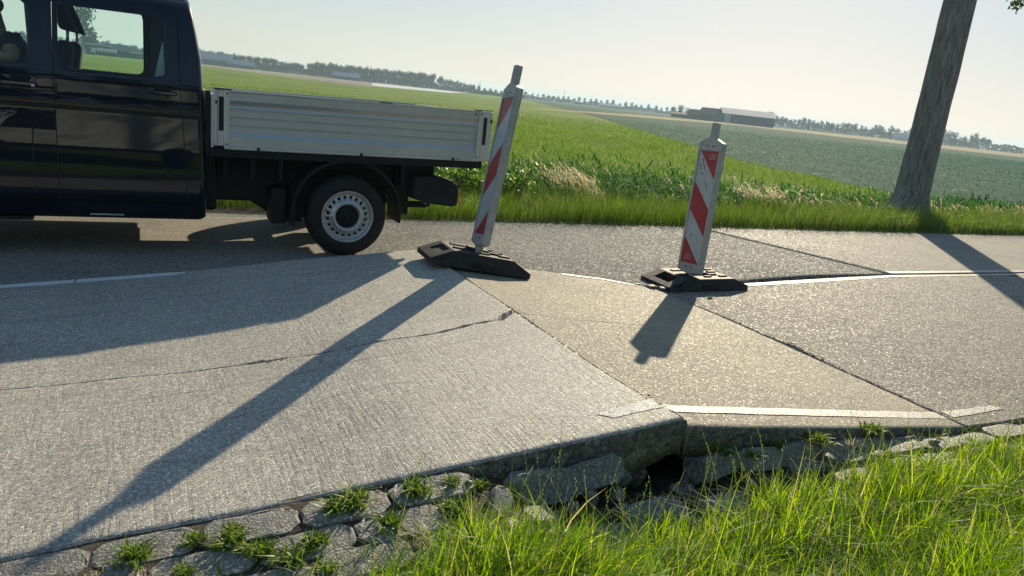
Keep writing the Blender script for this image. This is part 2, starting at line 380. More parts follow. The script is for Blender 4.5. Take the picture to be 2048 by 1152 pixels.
def slab(name, xl, xr, yl, yh, zf, mat, label, thick=.17, nu=150, nv=60, chip=.004, crack=None):
    """a slab of road: xl(y), xr(y) are its joints, yl(x), yh(x) its long edges"""
    us = edge_steps(nu); vs = edge_steps(nv)
    U, Vv = np.meshgrid(us, vs, indexing='ij')
    ym = 2.23 + Vv * 3.2; X = xl(ym) * (1 - U) + xr(ym) * U
    Y = yl(X) * (1 - Vv) + yh(X) * Vv
    X = xl(Y) * (1 - U) + xr(Y) * U
    Z = zf(X, Y)
    rim = (U == 0) | (U == 1) | (Vv == 0) | (Vv == 1)
    if crack == 'hi': rim = (U == 0) | (U == 1) | (Vv == 0)
    if crack == 'lo': rim = (U == 0) | (U == 1) | (Vv == 1)
    Z = Z - rim * (.007 + np.abs(wob(X * 3 + Y * 5, chip, 3)))
    Z = Z + wob(X * .37 + Y * .21, .0012, 5)
    th = thick(X, Y) if callable(thick) else thick
    B = np.stack([X, Y, Z - th], -1); T = np.stack([X, Y, Z], -1); n0, n1 = T.shape[:2]
    V = np.concatenate([T.reshape(-1, 3), B.reshape(-1, 3)]); o = n0 * n1
    i, j = np.meshgrid(np.arange(n0 - 1), np.arange(n1 - 1), indexing='ij'); a = (i * n1 + j).ravel()
    q = [np.stack([a, a + n1, a + n1 + 1, a + 1], -1), np.stack([a + o, a + 1 + o, a + n1 + 1 + o, a + n1 + o], -1)]
    i = np.arange(n0 - 1); j = np.arange(n1 - 1)
    lo = i * n1; q.append(np.stack([lo, lo + o, lo + n1 + o, lo + n1], -1))
    hi = i * n1 + n1 - 1; q.append(np.stack([hi, hi + n1, hi + n1 + o, hi + o], -1))
    q.append(np.stack([j, j + 1, j + 1 + o, j + o], -1)); e = (n0 - 1) * n1 + j
    q.append(np.stack([e, e + o, e + 1 + o, e + 1], -1))
    me = np_mesh(name, V, np.concatenate(q)); me.materials.append(mat)
    ob = link(name, me, None); return tag(ob, label, kind='structure')
def c_(v): return lambda t: np.full_like(np.asarray(t, float), v)
# left slab, split along its long crack; right edge is the ridge
ckx = [-3.4, -.586, -.339, -.1, .217, .442, .512, .656, .776, 1.095, 1.434, 1.638, 1.824, 1.932, 2.03]
cky = [3.66, 3.631, 3.608, 3.607, 3.564, 3.563, 3.56, 3.567, 3.55, 3.585, 3.60, 3.664, 3.664, 3.758, 3.80]
gapx = [-3.4, -.6, .40, .46, .52, .56, .62, 1.0, 1.7, 1.80, 1.86, 1.93, 2.03]; gapw = [0, .0012, .002, .008, .010, .003, .0025, .0025, .003, .009, .004, .007, .010]
def crackA(x, s): return np.interp(x, ckx, cky) + wob(x, .007, 21) + wob(np.asarray(x) * 2.6, .0045, 22) + s * (np.interp(x, gapx, gapw) * .9 + .0027 + np.abs(wob(np.asarray(x) * 2.1, .0018, 24 + int(s))))
jA = lambda y: -.022 * np.exp(-((np.asarray(y) - 2.43) / .05) ** 2) - .010 * np.exp(-((np.asarray(y) - 3.5) / .06) ** 2) + 1.985 + .05 * np.clip((2.7 - np.asarray(y)) / .5, 0, 1) - .02 * np.clip((np.asarray(y) - 4) / 1.4, 0, 1) + wob(y, .005, 31)
def thA(x, y):
    e = np.exp(-((y - yNear(x)) / .35) ** 2)
    prof = np.interp(x, [-3, .9, 1.3, 1.62, 1.72, 1.84, 1.95, 2.05], [.17, .17, .2, .25, .235, .19, .15, .16])
    return .17 * (1 - e) + (prof + wob(x * 2, .006, 8)) * e
slab('road', c_(-3.02), jA, lambda x: yNear(x) + wob(x, .004, 33), lambda x: crackA(x, -1), zA, M['slab_a'], 'grooved grey road slab rising to the buckled joint, near half', thA, 620, 40, crack='hi')
slab('road', c_(-3.02), jA, lambda x: crackA(x, 1), lambda x: 5.45 + 0 * x, zA, M['slab_a'], 'grooved grey road slab rising to the buckled joint, far half', .17, 620, 50, crack='lo')
def rough_face(xa, xb, yl, zf, th, seed, label, n=170, m=10):
    g = np.random.default_rng(seed); u = np.linspace(xa, xb, n); V = []
    for i, x in enumerate(u):
        t_ = float(th(np.array(x), np.array(yl(x)))) if callable(th) else th; zt_ = float(zf(x, yl(x))) - .006
        for j in range(m):
            f_ = j / (m - 1); q = math.sin(x * 31 + j * 1.1) * math.sin(x * 13.7 - j * .7) * .006 + math.sin(x * 71 + j * 2.3) * .003 + g.normal(0, .0016)
            V.append((x + g.normal(0, .001), float(yl(x)) - .004 - (.004 + q) * math.sin(min(1, f_ * 4 + .15) * math.pi / 2) + .030 * f_ ** 3, zt_ - (t_ * (1.0 + .05 * math.sin(x * 23))) * f_))
    Q = np.array([(i * m + j, i * m + j + 1, (i + 1) * m + j + 1, (i + 1) * m + j) for i in range(n - 1) for j in range(m - 1)])
    me = np_mesh('road', np.array(V), Q); me.materials.append(M['broken']); return tag(link('road', me, None), label, kind='structure')
rough_face(-1.5, 2.03, yNear, zA, thA, 4, 'rough broken side of the raised left slab', 420)
rough_face(2.07, 4.03, lambda x: 2.225, zB, .15, 5, 'rough side of the sloping slab', 220)
# middle slab, sloping down to the right
jBl = lambda y: .030 * np.exp(-((np.asarray(y) - 2.44) / .045) ** 2) + 2.004 + .05 * np.clip((2.6 - np.asarray(y)) / .4, 0, 1) + .02 * np.exp(-((np.asarray(y) - 3.72) / .22) ** 2) + wob(y, .006, 41)
jBr = lambda y: -np.abs(wob(np.asarray(y) * 3.3, .004, 44)) + 4.035 - .10 * np.clip((np.asarray(y) - 4.1) / 1.0, 0, 1) + wob(y, .006, 43)
cbx = [1.9, 2.026, 2.307, 2.597, 3.125, 3.472, 4.1]; cby = [3.80, 3.808, 3.802, 3.784, 3.783, 3.723, 3.66]
def crackB(x, s): return np.interp(x, cbx, cby) + wob(x, .004, 23) + wob(np.asarray(x) * 2.6, .0035, 25) + s * np.interp(x, [1.9, 2.2, 2.9, 3.4, 3.8], [.0042, .0034, .0028, .0018, .0004])
yBf = lambda x: np.interp(x, [1.9, 2.8, 3.4, 3.68, 3.83, 4.0], [5.40, 5.22, 5.20, 5.15, 5.06, 4.92]) + wob(x, .004, 45)
slab('road', jBl, jBr, lambda x: 2.225 + wob(x, .003, 47), lambda x: crackB(x, -1), zB, M['slab_b'], 'pale road slab sloping down right of the buckled joint, near half', .15, 300, 40, crack='hi')
slab('road', jBl, jBr, lambda x: crackB(x, 1), yBf, zB, M['slab_b'], 'pale road slab sloping down right of the buckled joint, far half', .15, 300, 40, crack='lo')
# level slab to the right, then more to the distance
jCl = lambda y: jBr(y) + .020 + np.abs(wob(np.asarray(y) * 1.7, .013, 51)) + np.abs(wob(np.asarray(y) * 4.3, .006, 52)) + .02 * np.exp(-((np.asarray(y) - 3.55) / .16) ** 2)
yCf = lambda x: np.interp(x, [3.9, 4.3, 5.2, 5.95, 6.8, 7.53, 9, 60], [5.05, 5.10, 5.15, 5.25, 5.35, 5.40, 5.395, 5.395])
slab('road', jCl, c_(9.6), lambda x: 2.235 + wob(x, .006, 53), yCf, z0, M['slab_c'], 'coarse grey level road slab right of the dark joint', .17, 200, 240)
slab('road', c_(9.612), c_(60), lambda x: 2.23 + 0 * x, yCf, z0, M['slab_c'], 'near lane running on to the right', .17, 60, 10)
slab('road', c_(-60), c_(-3.03), lambda x: 2.375 + 0 * x, lambda x: 5.45 + 0 * x, lambda x, y: z0(x, y) - .02, M['slab_a'], 'near lane running on to the left', .17, 60, 10)
# far lane
jD = lambda y: 7.53 - .63 * (np.asarray(y) - 5.41) / 2.24
slab('road', lambda y: jD(y) + .012, c_(60), lambda x: 5.44 + 0 * x, lambda x: 7.92 + wob(x, .006, 61), z0, M['slab_far'], 'pale concrete far lane on the right', .17, 120, 20)
slab('road', c_(-60), c_(1.62), lambda x: 5.47 + 0 * x, lambda x: 7.92 + wob(x, .006, 63), z0, M['slab_far'], 'pale concrete far lane under the truck', .17, 160, 30)
ylow = lambda x: np.interp(x, [1.6, 2.1, 2.8, 3.4, 3.68, 3.83, 4.0, 4.3, 5.2, 5.95, 6.8, 7.6], [5.47, 5.41, 5.23, 5.21, 5.165, 5.085, 5.06, 5.115, 5.165, 5.265, 5.365, 5.42])
def zP(x, y): return .022 * np.exp(-((y - 5.9) / .6) ** 2) * np.clip((x - 2.05) / .6, 0, 1) * np.clip((7.0 - x) / 1.2, 0, 1) + .004
slab('road', c_(1.632), lambda y: jD(y) - .012, ylow, lambda x: 7.93 + wob(x, .01, 65), zP, M['asphalt'], 'dark asphalt patch across the far lane', .17, 160, 40)
# paved strip beyond the far lane and loose chips by the joints
slab('path', c_(-12), c_(40), lambda x: 7.935 + wob(x, .01, 67), lambda x: np.interp(x, [-12, 1.2, 2.2, 40], [8.45, 8.4, 8.08, 8.03]) + wob(x, .02, 68), lambda x, y: z0(x, y) - .012, M['paver'], None, .1, 200, 8)

def strip(name, pts_lo, pts_hi, zf, mat, label, lift=.003, jag=.006, n=80, seed=1):
    """a painted line lying on a slab"""
    lo = np.array(pts_lo, float); hi = np.array(pts_hi, float); t = np.linspace(0, 1, n)
    def samp(p):
        d = np.concatenate([[0], np.cumsum(np.hypot(*np.diff(p, axis=0).T))]); d /= d[-1]
        return np.stack([np.interp(t, d, p[:, 0]), np.interp(t, d, p[:, 1])], -1)
    a, b = samp(lo), samp(hi); a[:, 1] += wob(a[:, 0] * 2, jag, seed); b[:, 1] += wob(b[:, 0] * 2, jag, seed + 1)
    P = np.concatenate([a, b]); Z = zf(P[:, 0], P[:, 1]) + lift; V = np.concatenate([P, Z[:, None]], 1)
    i = np.arange(n - 1); Q = np.stack([i, i + 1, n + i + 1, n + i], -1)
    me = np_mesh(name, V, Q); me.materials.append(mat); return tag(link(name, me, None), label, kind='structure')
strip('road_marking', [(1.715, 2.395), (1.75, 2.352), (2.0, 2.344)], [(1.70, 2.41), (1.80, 2.425), (1.995, 2.436)], zA, M['paint_light'], 'short worn white edge line at the raised corner', seed=2, jag=.004)
strip('road_marking', [(2.09, 2.371), (2.716, 2.368), (4.03, 2.335)], [(2.06, 2.441), (2.79, 2.445), (4.035, 2.424)], zB, M['paint'], 'worn white edge line on the sloping slab', seed=4, jag=.003)
strip('road_marking', [(4.10, 2.345), (4.60, 2.359)], [(4.10, 2.425), (4.55, 2.415)], z0, M['paint'], 'end of the white edge line on the level slab', seed=6, jag=.004)
strip('road_marking', [(-2.9, 5.350), (-.43, 5.348)], [(-2.9, 5.434), (-.432, 5.434)], zA, M['bright_paint'], 'white centre line on the left slab, left dash', seed=8, jag=.003)
strip('road_marking', [(-.415, 5.348), (.15, 5.358), (.235, 5.39)], [(-.418, 5.434), (.16, 5.438), (.24, 5.43)], zA, M['bright_paint'], 'white centre line on the left slab, right dash', seed=10, jag=.006)
strip('road_marking', [(3.10, 5.15), (3.5, 5.135), (3.75, 5.05)], [(3.10, 5.21), (3.5, 5.195), (3.80, 5.07)], zB, M['paint'], 'worn paint along the far edge of the sloping slab', seed=12, jag=.003)
strip('road_marking', [(4.95, 5.05), (5.95, 5.14), (7.45, 5.30), (12, 5.30), (50, 5.30)], [(4.95, 5.13), (5.95, 5.24), (7.45, 5.375), (12, 5.375), (50, 5.375)], z0, M['paint'], 'worn centre line of the near lane', seed=14, jag=.004, n=200)
strip('road_marking', [(7.6, 5.455), (50, 5.455)], [(7.6, 5.54), (50, 5.54)], z0, M['paint'], 'worn centre line of the far lane', seed=16, jag=.003, n=100)

# chips of concrete and dirt along the joints
def rock(r, seed, flat=.5):
    g = np.random.default_rng(seed); pts = []; f = []
    import bmesh
    b = bmesh.new(); bmesh.ops.create_icosphere(b, subdivisions=2, radius=1)
    for v in b.verts:
        d = v.co.copy(); k = 1 + .18 * math.sin(d.x * 3.1 + seed) + .15 * math.sin(d.y * 4.3 + seed * 2) + .12 * math.sin(d.z * 5 + seed * 3)
        for ax, lim in ((0, .75), (1, .7), (2, .62)): d[ax] = max(-lim, min(lim, d[ax] * k))
        v.co = Vector((d.x * r, d.y * r * .8, d.z * r * flat)) + Vector(g.normal(0, .02 * r, 3))
    me = bpy.data.meshes.new('chip'); b.to_mesh(me); b.free(); return me

# ------------------------------------------------------------------ verge pavers and rubble
def paver_mesh(seed, L=.297, D=.130, T=.06, cut=.038):
    g = np.random.default_rng(seed); c = cut
    P = [(-L / 2 + c, -D / 2), (L / 2 - c, -D / 2), (L / 2, -D / 2 + c * .9), (L / 2, D / 2 - c * .9), (L / 2 - c, D / 2), (-L / 2 + c, D / 2), (-L / 2, D / 2 - c * .9), (-L / 2, -D / 2 + c * .9)]
    Q = []
    for k in range(8):
        a, b = Vector(P[k]), Vector(P[(k + 1) % 8])
        for s in range(3): Q.append(a.lerp(b, s / 3) + Vector(g.normal(0, .0018, 2)))
    m = MB(); n = len(Q)
    v = [(q.x, q.y, 0) for q in Q] + [(q.x * .992, q.y * .984, .009) for q in Q] + [(q.x * .93, q.y * .88, .0105) for q in Q] + [(q.x, q.y, -T) for q in Q]
    v = [(x, y, z - .008 + g.normal(0, .0014)) for x, y, z in v]
    f = [(3 * n + i, 3 * n + (i + 1) % n, (i + 1) % n, i) for i in range(n)] + [(i, (i + 1) % n, n + (i + 1) % n, n + i) for i in range(n)] \
        + [(n + i, n + (i + 1) % n, 2 * n + (i + 1) % n, 2 * n + i) for i in range(n)] + [tuple(2 * n + i for i in range(n)), tuple(3 * n + i for i in range(n))[::-1]]
    m.add(v, f); me = m.mesh('verge_paver'); me.materials.append(M['paver']); return me
PV = [paver_mesh(s) for s in range(5)]
def paver(x, y, z, rx=0, ry=0, rz=0, label=None, group=None, sc=1.0):
    o = bpy.data.objects.new('verge_paver', PV[random.randrange(5)]); COL.objects.link(o)
    o.location = (x, y, z); o.rotation_euler = (rx, ry, rz); o.scale = (sc, sc, sc)
    return tag(o, label, 'paver', group)
pz = lambda x: float(np.interp(x, PZX, PZZ))
ORD = 'first second third fourth fifth sixth seventh eighth ninth tenth eleventh twelfth thirteenth fourteenth fifteenth sixteenth seventeenth eighteenth nineteenth twentieth'.split()
ROWN = ['row touching the raised slab', 'second row under the slab', 'third row under the slab', 'fourth row under the slab', 'lowest row under the slab']
for r_ in range(5):
    cnt_ = 0
    y0_ = -.078 - r_ * .135
    x = -.92 + (r_ % 2) * .15
    while x < 1.20:
        y = float(yNear(x)) + y0_
        if not (x > .62 + r_ * .1 and r_ > 2) and not (x > .98 and r_ < 2):
            cnt_ += 1
            paver(x, y + random.gauss(0, .004), pz(x) - .008 - r_ * .0148 + random.gauss(0, .0025), random.gauss(.11, .012), -math.atan((pz(x + .1) - pz(x - .1)) / .2) + random.gauss(0, .01), random.gauss(-.03, .012),
                  f'{ORD[cnt_ - 1]} paver from the left in the {ROWN[r_]}', 'pavers in rows below the raised slab edge')
        x += .302
ROWR = ['in the row against the road edge', 'in the middle row', 'in the row next to the long grass']
for r_ in range(3):
    y = 2.14 - r_ * .135; x = 2.75 + (r_ % 2) * .15
    while x < 5.6:
        paver(x, y + random.gauss(0, .006), pz(x) - r_ * .01 + random.gauss(0, .005), random.gauss(-.03, .03), random.gauss(0, .03), random.gauss(0, .03),
              f'{ORD[int((x - 2.74) / .302 + .01)]} flat paver rightwards of the hole, {ROWR[r_]}', 'pavers lying flat on the right part of the verge')
        x += .302
# upright pavers leaning against the sloping slab's side
for k, (x, z, t_) in enumerate([(2.20, .065, 1.2), (2.44, .075, 1.0), (2.69, .06, 1.25), (2.94, .05, .95), (3.19, .03, .95), (3.45, .012, .8)]):
    paver(x, 2.165 - .012 * (k % 2), z - .015, t_, random.gauss(0, .08), random.gauss(0, .08) , f'{ORD[k]} from the left of the pavers pushed upright against the sloping slab', 'pavers pushed upright along the sloping slab', .80)
paver(1.34, 2.15, .085, 1.2, .05, .06, 'dark paver standing on edge left of the hole under the raised corner', None, 1.0)
paver(1.57, 2.17, .10, 1.05, -.22, -.1, 'dark paver tipped up right beside the hole under the raised corner', None, .85)
paver(1.10, 2.03, .105, .35, -.5, 1.2, 'broken pale paver chunk tilted beside the raised slab edge', None, .62)
paver(1.24, 2.0, .085, .25, .35, .5, 'cracked pale paver chunk next to the tilted one', None, .62)
paver(1.78, 2.02, -.005, .05, .1, .25, 'flat paver lying right in front of the hole', None, 1.1)
paver(1.46, 1.93, .0, -.1, -.06, -.15, 'flat paver lying in the shade left of the hole', None, 1.1)
paver(2.13, 1.99, -.005, -.05, .05, .1, 'flat paver lying right of the hole in the shade', None, 1.0)
paver(1.20, 1.80, .03, -.1, .1, .3, 'sunlit paver half buried under dry weeds', None, 1.0)
LUMPX = [1.72, 1.42, 2.02, 1.90, 1.02, 2.32, 3.6, 1.62, 2.5, .86, .7, 2.8, 1.84, 1.97, 1.53, 2.09, 1.66]
for k, (x, y, z, r) in enumerate([(1.72, 2.20, .05, .06), (1.42, 2.06, .02, .05), (2.02, 2.12, -.04, .07), (1.90, 1.92, -.03, .05), (1.02, 2.16, .13, .035), (2.32, 2.05, 0, .05), (3.6, 2.12, .02, .04), (1.62, 2.04, -.01, .05), (2.5, 1.97, .0, .045), (.86, 2.2, .12, .02), (.7, 1.70, .05, .02), (2.8, 2.1, .03, .05), (1.84, 2.27, .0, .075), (1.97, 2.16, -.03, .04), (1.53, 2.12, .03, .06), (2.09, 2.19, .03, .07), (1.66, 2.13, .02, .045)]):
    me = rock(r, k + 3, .6); me.materials.append(M['broken']); o = link('concrete_chunk', me, None); o.location = (x, y, z); o.rotation_euler = (k, k * 2, k * 3)
    tag(o, f'{ORD[sorted(LUMPX).index(x)]} broken concrete lump from the left in the verge rubble', 'rubble', 'broken concrete lumps along the verge')
# grit along the joints
def grit(name, pts, r0, r1, mat, label, seed):
    g = np.random.default_rng(seed); V = []; F = []
    for (x, y, z) in pts:
        r = g.uniform(r0, r1); n = len(V); k = 5
        a0 = g.uniform(0, 6)
        for j in range(k):
            a = a0 + j * 2 * math.pi / k; q = r * g.uniform(.7, 1.3); V.append((x + q * math.cos(a) * 1.3, y + q * math.sin(a), z - .002))
        V.append((x, y, z + r * .7)); F += [(n + j, n + (j + 1) % k, n + k) for j in range(k)]
    me = bpy.data.meshes.new(name); me.from_pydata(V, [], F); me.update(); me.materials.append(mat)
    return tag(link(name, me, None), label, 'grit', kind='stuff')
g_ = np.random.default_rng(5)
pts = []
for k in range(150):
    y = g_.uniform(2.3, 4.9) if k % 2 else g_.normal(3.5, .12); x = float(jCl(np.array([y]))[0]) + abs(g_.normal(0, .02)) + .004; pts.append((x, y, 0))
for k in range(16):
    y = g_.choice([g_.normal(3.72, .12), g_.normal(2.4, .07), g_.uniform(2.3, 4.6)]); x = 2.02 + g_.normal(0, .02); pts.append((x, y, float(zB(x, y)) if x > 2.02 else float(zA(x, y))))
for k in range(50): x = g_.normal(.52, .05); pts.append((x, 3.56 + g_.normal(0, .012), float(zA(x, 3.56))))
for k in range(60): x = g_.normal(3.95, .09); pts.append((x, 5.03 + g_.normal(0, .035), .02))
for k in range(60): x = g_.uniform(3, 7); y = g_.uniform(2.5, 5); pts.append((x, y, 0.0 if x > 4.06 else float(zB(x, y))))
grit('grit', pts, .0025, .008, M['broken'], 'loose concrete grit along joints and cracks', 6)
for k, (x, y, r) in enumerate([(3.93, 5.02, .055), (4.0, 4.97, .04), (4.12, 3.57, .028), (4.11, 3.3, .018), (3.83, 5.10, .035)]):
    me = rock(r, k + 40, .28); me.materials.append(M['broken']); o = link('concrete_chip', me, None); o.location = (x, y, .012 if x > 4.05 else .03); o.rotation_euler = (0, 0, k * 1.3)
    tag(o, ['flat grey chip by the left tip of the right beacon foot', 'smaller chip tucked against the right beacon foot', 'dark crumb of concrete on the right-hand joint', 'tiny dark crumb nearer the verge on the right-hand joint', 'thin chip at the far corner of the sloping slab'][k], 'rubble')

# ------------------------------------------------------------------ grass, weeds, reeds (numpy blades)
def blades(P, h, w, az, lean, seg=3, droop=.5, taper=.75, jit=None):
    n = len(P); t = np.linspace(0, 1, seg + 1)[None, :]
    d = np.stack([np.cos(az), np.sin(az), np.zeros(n)], -1)
    hor = (lean[:, None] * t ** 1.9 * h[:, None]); ver = h[:, None] * (t - droop * lean[:, None] * t ** 2.6 * .5)
    c = P[:, None, :] + d[:, None, :] * hor[..., None]; c[..., 2] += ver
    a2 = az + np.pi / 2 + (jit if jit is not None else rng.normal(0, .7, n))
    s = np.stack([np.cos(a2), np.sin(a2), np.zeros(n)], -1)
    ww = (w[:, None] * (1 - t ** 1.6 * taper - (t > .99) * (1 - taper) * .9)) / 2
    L = c - s[:, None, :] * ww[..., None]; Rr = c + s[:, None, :] * ww[..., None]
    V = np.stack([L, Rr], 2).reshape(n, -1, 3); k = 2 * (seg + 1)
    b = (np.arange(n) * k)[:, None]; i = (np.arange(seg) * 2)[None, :]
    q0 = (b + i).ravel(); Q = np.stack([q0, q0 + 1, q0 + 3, q0 + 2], -1)
    return V.reshape(-1, 3), Q
def merge(parts):
    V = []; Q = []; o = 0
    for v, q in parts: V.append(v); Q.append(q + o); o += len(v)
    return np.concatenate(V), np.concatenate(Q)
def stuff(name, parts, mat, label, cat):
    v, q = merge(parts); me = np_mesh(name, v, q); me.materials.append(mat)
    return tag(link(name, me, None), label, cat, kind='stuff')
def gz(x, y): return prof_z(x, y)
# foreground grass
ybound = lambda x: np.interp(x, [-.2, .3, .6, 1.2, 2.0, 3, 4, 6], [1.45, 1.72, 1.82, 1.87, 1.93, 1.97, 2.0, 2.0])
parts = []
n = 230000; x = rng.uniform(.05, 6.0, n); y = rng.uniform(.7, 2.05, n)
edge = ybound(x) + .05 * np.sin(x * 9) + .04 * np.sin(x * 23 + 1) - y
clump = .5 + .5 * np.sin(x * 13 + 2 * np.sin(y * 11)) * np.sin(y * 17 + 2 * np.cos(x * 7))
keep = (edge > 0) & (rng.uniform(0, 1, n) < np.clip(edge / .18, .12, 1) * (.55 + .45 * clump))
x, y, edge, clump = x[keep], y[keep], edge[keep], clump[keep]; n = len(x)
P = np.stack([x, y, gz(x, y)], -1)
h = rng.gamma(7, .0215, n) * (.75 + .5 * clump) * np.clip(.55 + edge * 1.8, .5, 1.05) + .035
parts.append(blades(P, h, rng.uniform(.0030, .0072, n), rng.vonmises(.2, .8, n) , rng.beta(2, 2.1, n) * 1.35, 4, .9))
stuff('grass', parts, M['grass'], 'long fresh green roadside grass in the foreground', 'grass')
parts = []
n = 45000; x = rng.uniform(-7, 12, n); y = rng.uniform(-4, 1.6, n); keep = ~((x > .05) & (x < 6) & (y > .7)) & ~((x < .3) & (y > 1.2) ) ; x, y = x[keep], y[keep]; n = len(x)
parts.append(blades(np.stack([x, y, gz(x, y)], -1), rng.uniform(.06, .2, n), rng.uniform(.004, .008, n), rng.uniform(0, 6.3, n), rng.uniform(.2, 1, n), 2, .8))
stuff('grass', parts, M['grass'], 'grass of the near verge behind the viewer', 'grass')
# seed stalks over the foreground grass
parts = []
for k in range(150):
    x = random.uniform(.5, 4.2); yb = float(ybound(x)); y = yb - random.uniform(-.10, .45); h = random.uniform(.2, .42); az = random.uniform(-.6, 3.6); ln = random.uniform(.1, .6)
    A = np.array([az]); P = np.array([[x, y, float(gz(x, y))]])
    parts.append(blades(P, np.array([h]), np.array([.0022]), A, np.array([ln]), 5, .3, .3))
    m_ = 14; t = np.linspace(.6, 1, m_); q = np.stack([x + math.cos(az) * ln * t ** 1.9 * h, y + math.sin(az) * ln * t ** 1.9 * h, P[0, 2] + h * (t - .15 * ln * t ** 2.6)], -1)
    parts.append(blades(q, np.full(m_, .012), np.full(m_, .0038), np.array([(0 if i % 2 else math.pi) + az + 1.2 for i in range(m_)]), np.full(m_, .5), 1, .2, .6))
stuff('grass_seed_stalks', parts, M['seed'], 'thin ryegrass seed stalks above the foreground grass', 'grass')
# weeds in the paver gaps
def weed_mesh(seed, spread=.06, nn=130, dry=False):
    g = np.random.default_rng(seed); n = nn
    P = np.stack([g.normal(0, spread * .35, n), g.normal(0, spread * .3, n), np.zeros(n)], -1)
    v, q = blades(P, g.uniform(.015, .055, n), g.uniform(.005, .012, n) if not dry else g.uniform(.0015, .003, n), g.uniform(0, 6.3, n), g.uniform(.3, 1.6, n), 2, .6, .3)
    me = np_mesh('weed', v, q); me.materials.append(M['weed'] if not dry else M['drygrass']); return me
WD = [weed_mesh(s) for s in range(5)]; WDD = [weed_mesh(20 + s, .06, 50, True) for s in range(2)]
spots = [(-.30, 2.10), (-.05, 2.18), (.12, 2.19), (.23, 2.20), (-.02, 2.06), (.30, 2.07), (.55, 2.19), (.15, 1.96), (.62, 2.20), (-.14, 2.13), (.22, 2.14), (.38, 2.0), (.08, 2.06), (.46, 2.06), (.70, 2.19), (.83, 2.19), (.70, 2.06), (.97, 2.19), (.47, 1.93), (.78, 1.94), (1.06, 2.16), (.36, 1.85), (.92, 2.06), (1.18, 2.12), (1.02, 1.92), (1.3, 2.02), (.62, 1.80), (.85, 1.78), (1.45, 2.04), (1.1, 1.86), (2.25, 2.20), (2.36, 2.14), (2.56, 2.19), (2.8, 2.18), (2.95, 2.12), (3.2, 2.19), (3.45, 2.14), (3.7, 2.18), (3.9, 2.1), (4.2, 2.18), (4.45, 2.1), (4.7, 2.2), (5.0, 2.15), (-.55, 2.12), (-.8, 2.14)]
for k, (x, y) in enumerate(spots):
    dry = k % 5 == 4
    o = bpy.data.objects.new('weed', (WDD if dry else WD)[k % (2 if dry else 5)]); COL.objects.link(o)
    zz = float(prof_z(x, y)) + .012 if x < 1.2 or x > 3.4 else (.10 if 2.1 < x < 3.4 else .02)
    o.location = (x, y, zz - .012); o.rotation_euler = (0, 0, k * 1.7); s_ = random.uniform(.65, 1.15); o.scale = (s_, s_, s_)
    wr_ = [q for q in sorted(spots) if (q[0] > 1.25) == (x > 1.25) and (q[1] > 2.1) == (y > 2.1)]; wi_ = min(19, wr_.index((x, y)))
    tag(o, f"{ORD[wi_]} {'dry' if dry else 'green'} tuft from left, {'right' if x > 1.25 else 'left'} of the hole, {'by the slab edge' if y > 2.1 else 'lower among pavers'}", 'weed', 'weed tufts in the gaps along the slab edge')
o = bpy.data.objects.new('weed', WD[1]); COL.objects.link(o); o.location = (4.33, 4.72, 0); o.scale = (.5, .5, .5); tag(o, 'tiny yellow green weed lying on the road before the right beacon foot', 'weed')
# sparse dry litter and small grass on the paver strip
n = 5200; x = rng.uniform(.15, 2.1, n); y = rng.uniform(1.5, 2.05, n); keep = rng.uniform(0, 1, n) < np.clip(1 - (y - ybound(x)) / .22, 0, 1) * .9 * (y > ybound(x) - .1); x, y = x[keep], y[keep]; n = len(x)
stuff('grass', [blades(np.stack([x, y, gz(x, y)], -1), rng.uniform(.03, .10, n), rng.uniform(.002, .004, n), rng.uniform(0, 6.3, n), rng.uniform(.3, 1.3, n), 3, .8)], M['weed'], 'thin weedy grass between pavers and long grass', 'grass')
# far verge
n = 130000; x = -4 + 44 * rng.beta(1.1, 1.9, n); y = rng.uniform(8.06, 9.95, n)
keep = y > np.interp(x, [-12, 1.2, 2.2, 40], [8.45, 8.4, 8.06, 8.03]) + rng.uniform(0, .04, n); x, y = x[keep], y[keep]; n = len(x)
k_ = .6 + .4 * np.sin(x * 2.1 + np.sin(y * 5)) * np.sin(x * .9)
P = np.stack([x, y, gz(x, y)], -1); dist = np.hypot(x, y)
stuff('verge_grass', [blades(P, rng.gamma(6, .037, n) * (.75 + .7 * k_ + .25 * np.sin(x * 11 + y * 3) * np.sin(x * 5.3 - y * 7)) * np.interp(y, [8.0, 8.08, 8.3, 9, 9.8], [.75, 1.0, 1.0, .75, .9]), rng.uniform(.004, .008, n) * (dist / 12), rng.vonmises(.3, .6, n), rng.beta(2, 2, n) * 1.2, 2, .8)], M['verge'], 'mown green grass of the far verge along the road', 'grass')
# small dry plants at the far road edge
n = 1500; x = -2 + 30 * rng.beta(1, 2, n); y = np.interp(x, [-12, 1.2, 2.2, 40], [8.42, 8.38, 8.0, 7.98]) + rng.normal(0, .03, n)
stuff('edge_weeds', [blades(np.stack([x, y, np.zeros(n)], -1), rng.uniform(.02, .06, n), rng.uniform(.006, .012, n), rng.uniform(0, 6.3, n), rng.uniform(.5, 1.5, n), 2, .8)], M['weed'], 'low weeds along the far edge of the road', 'grass')
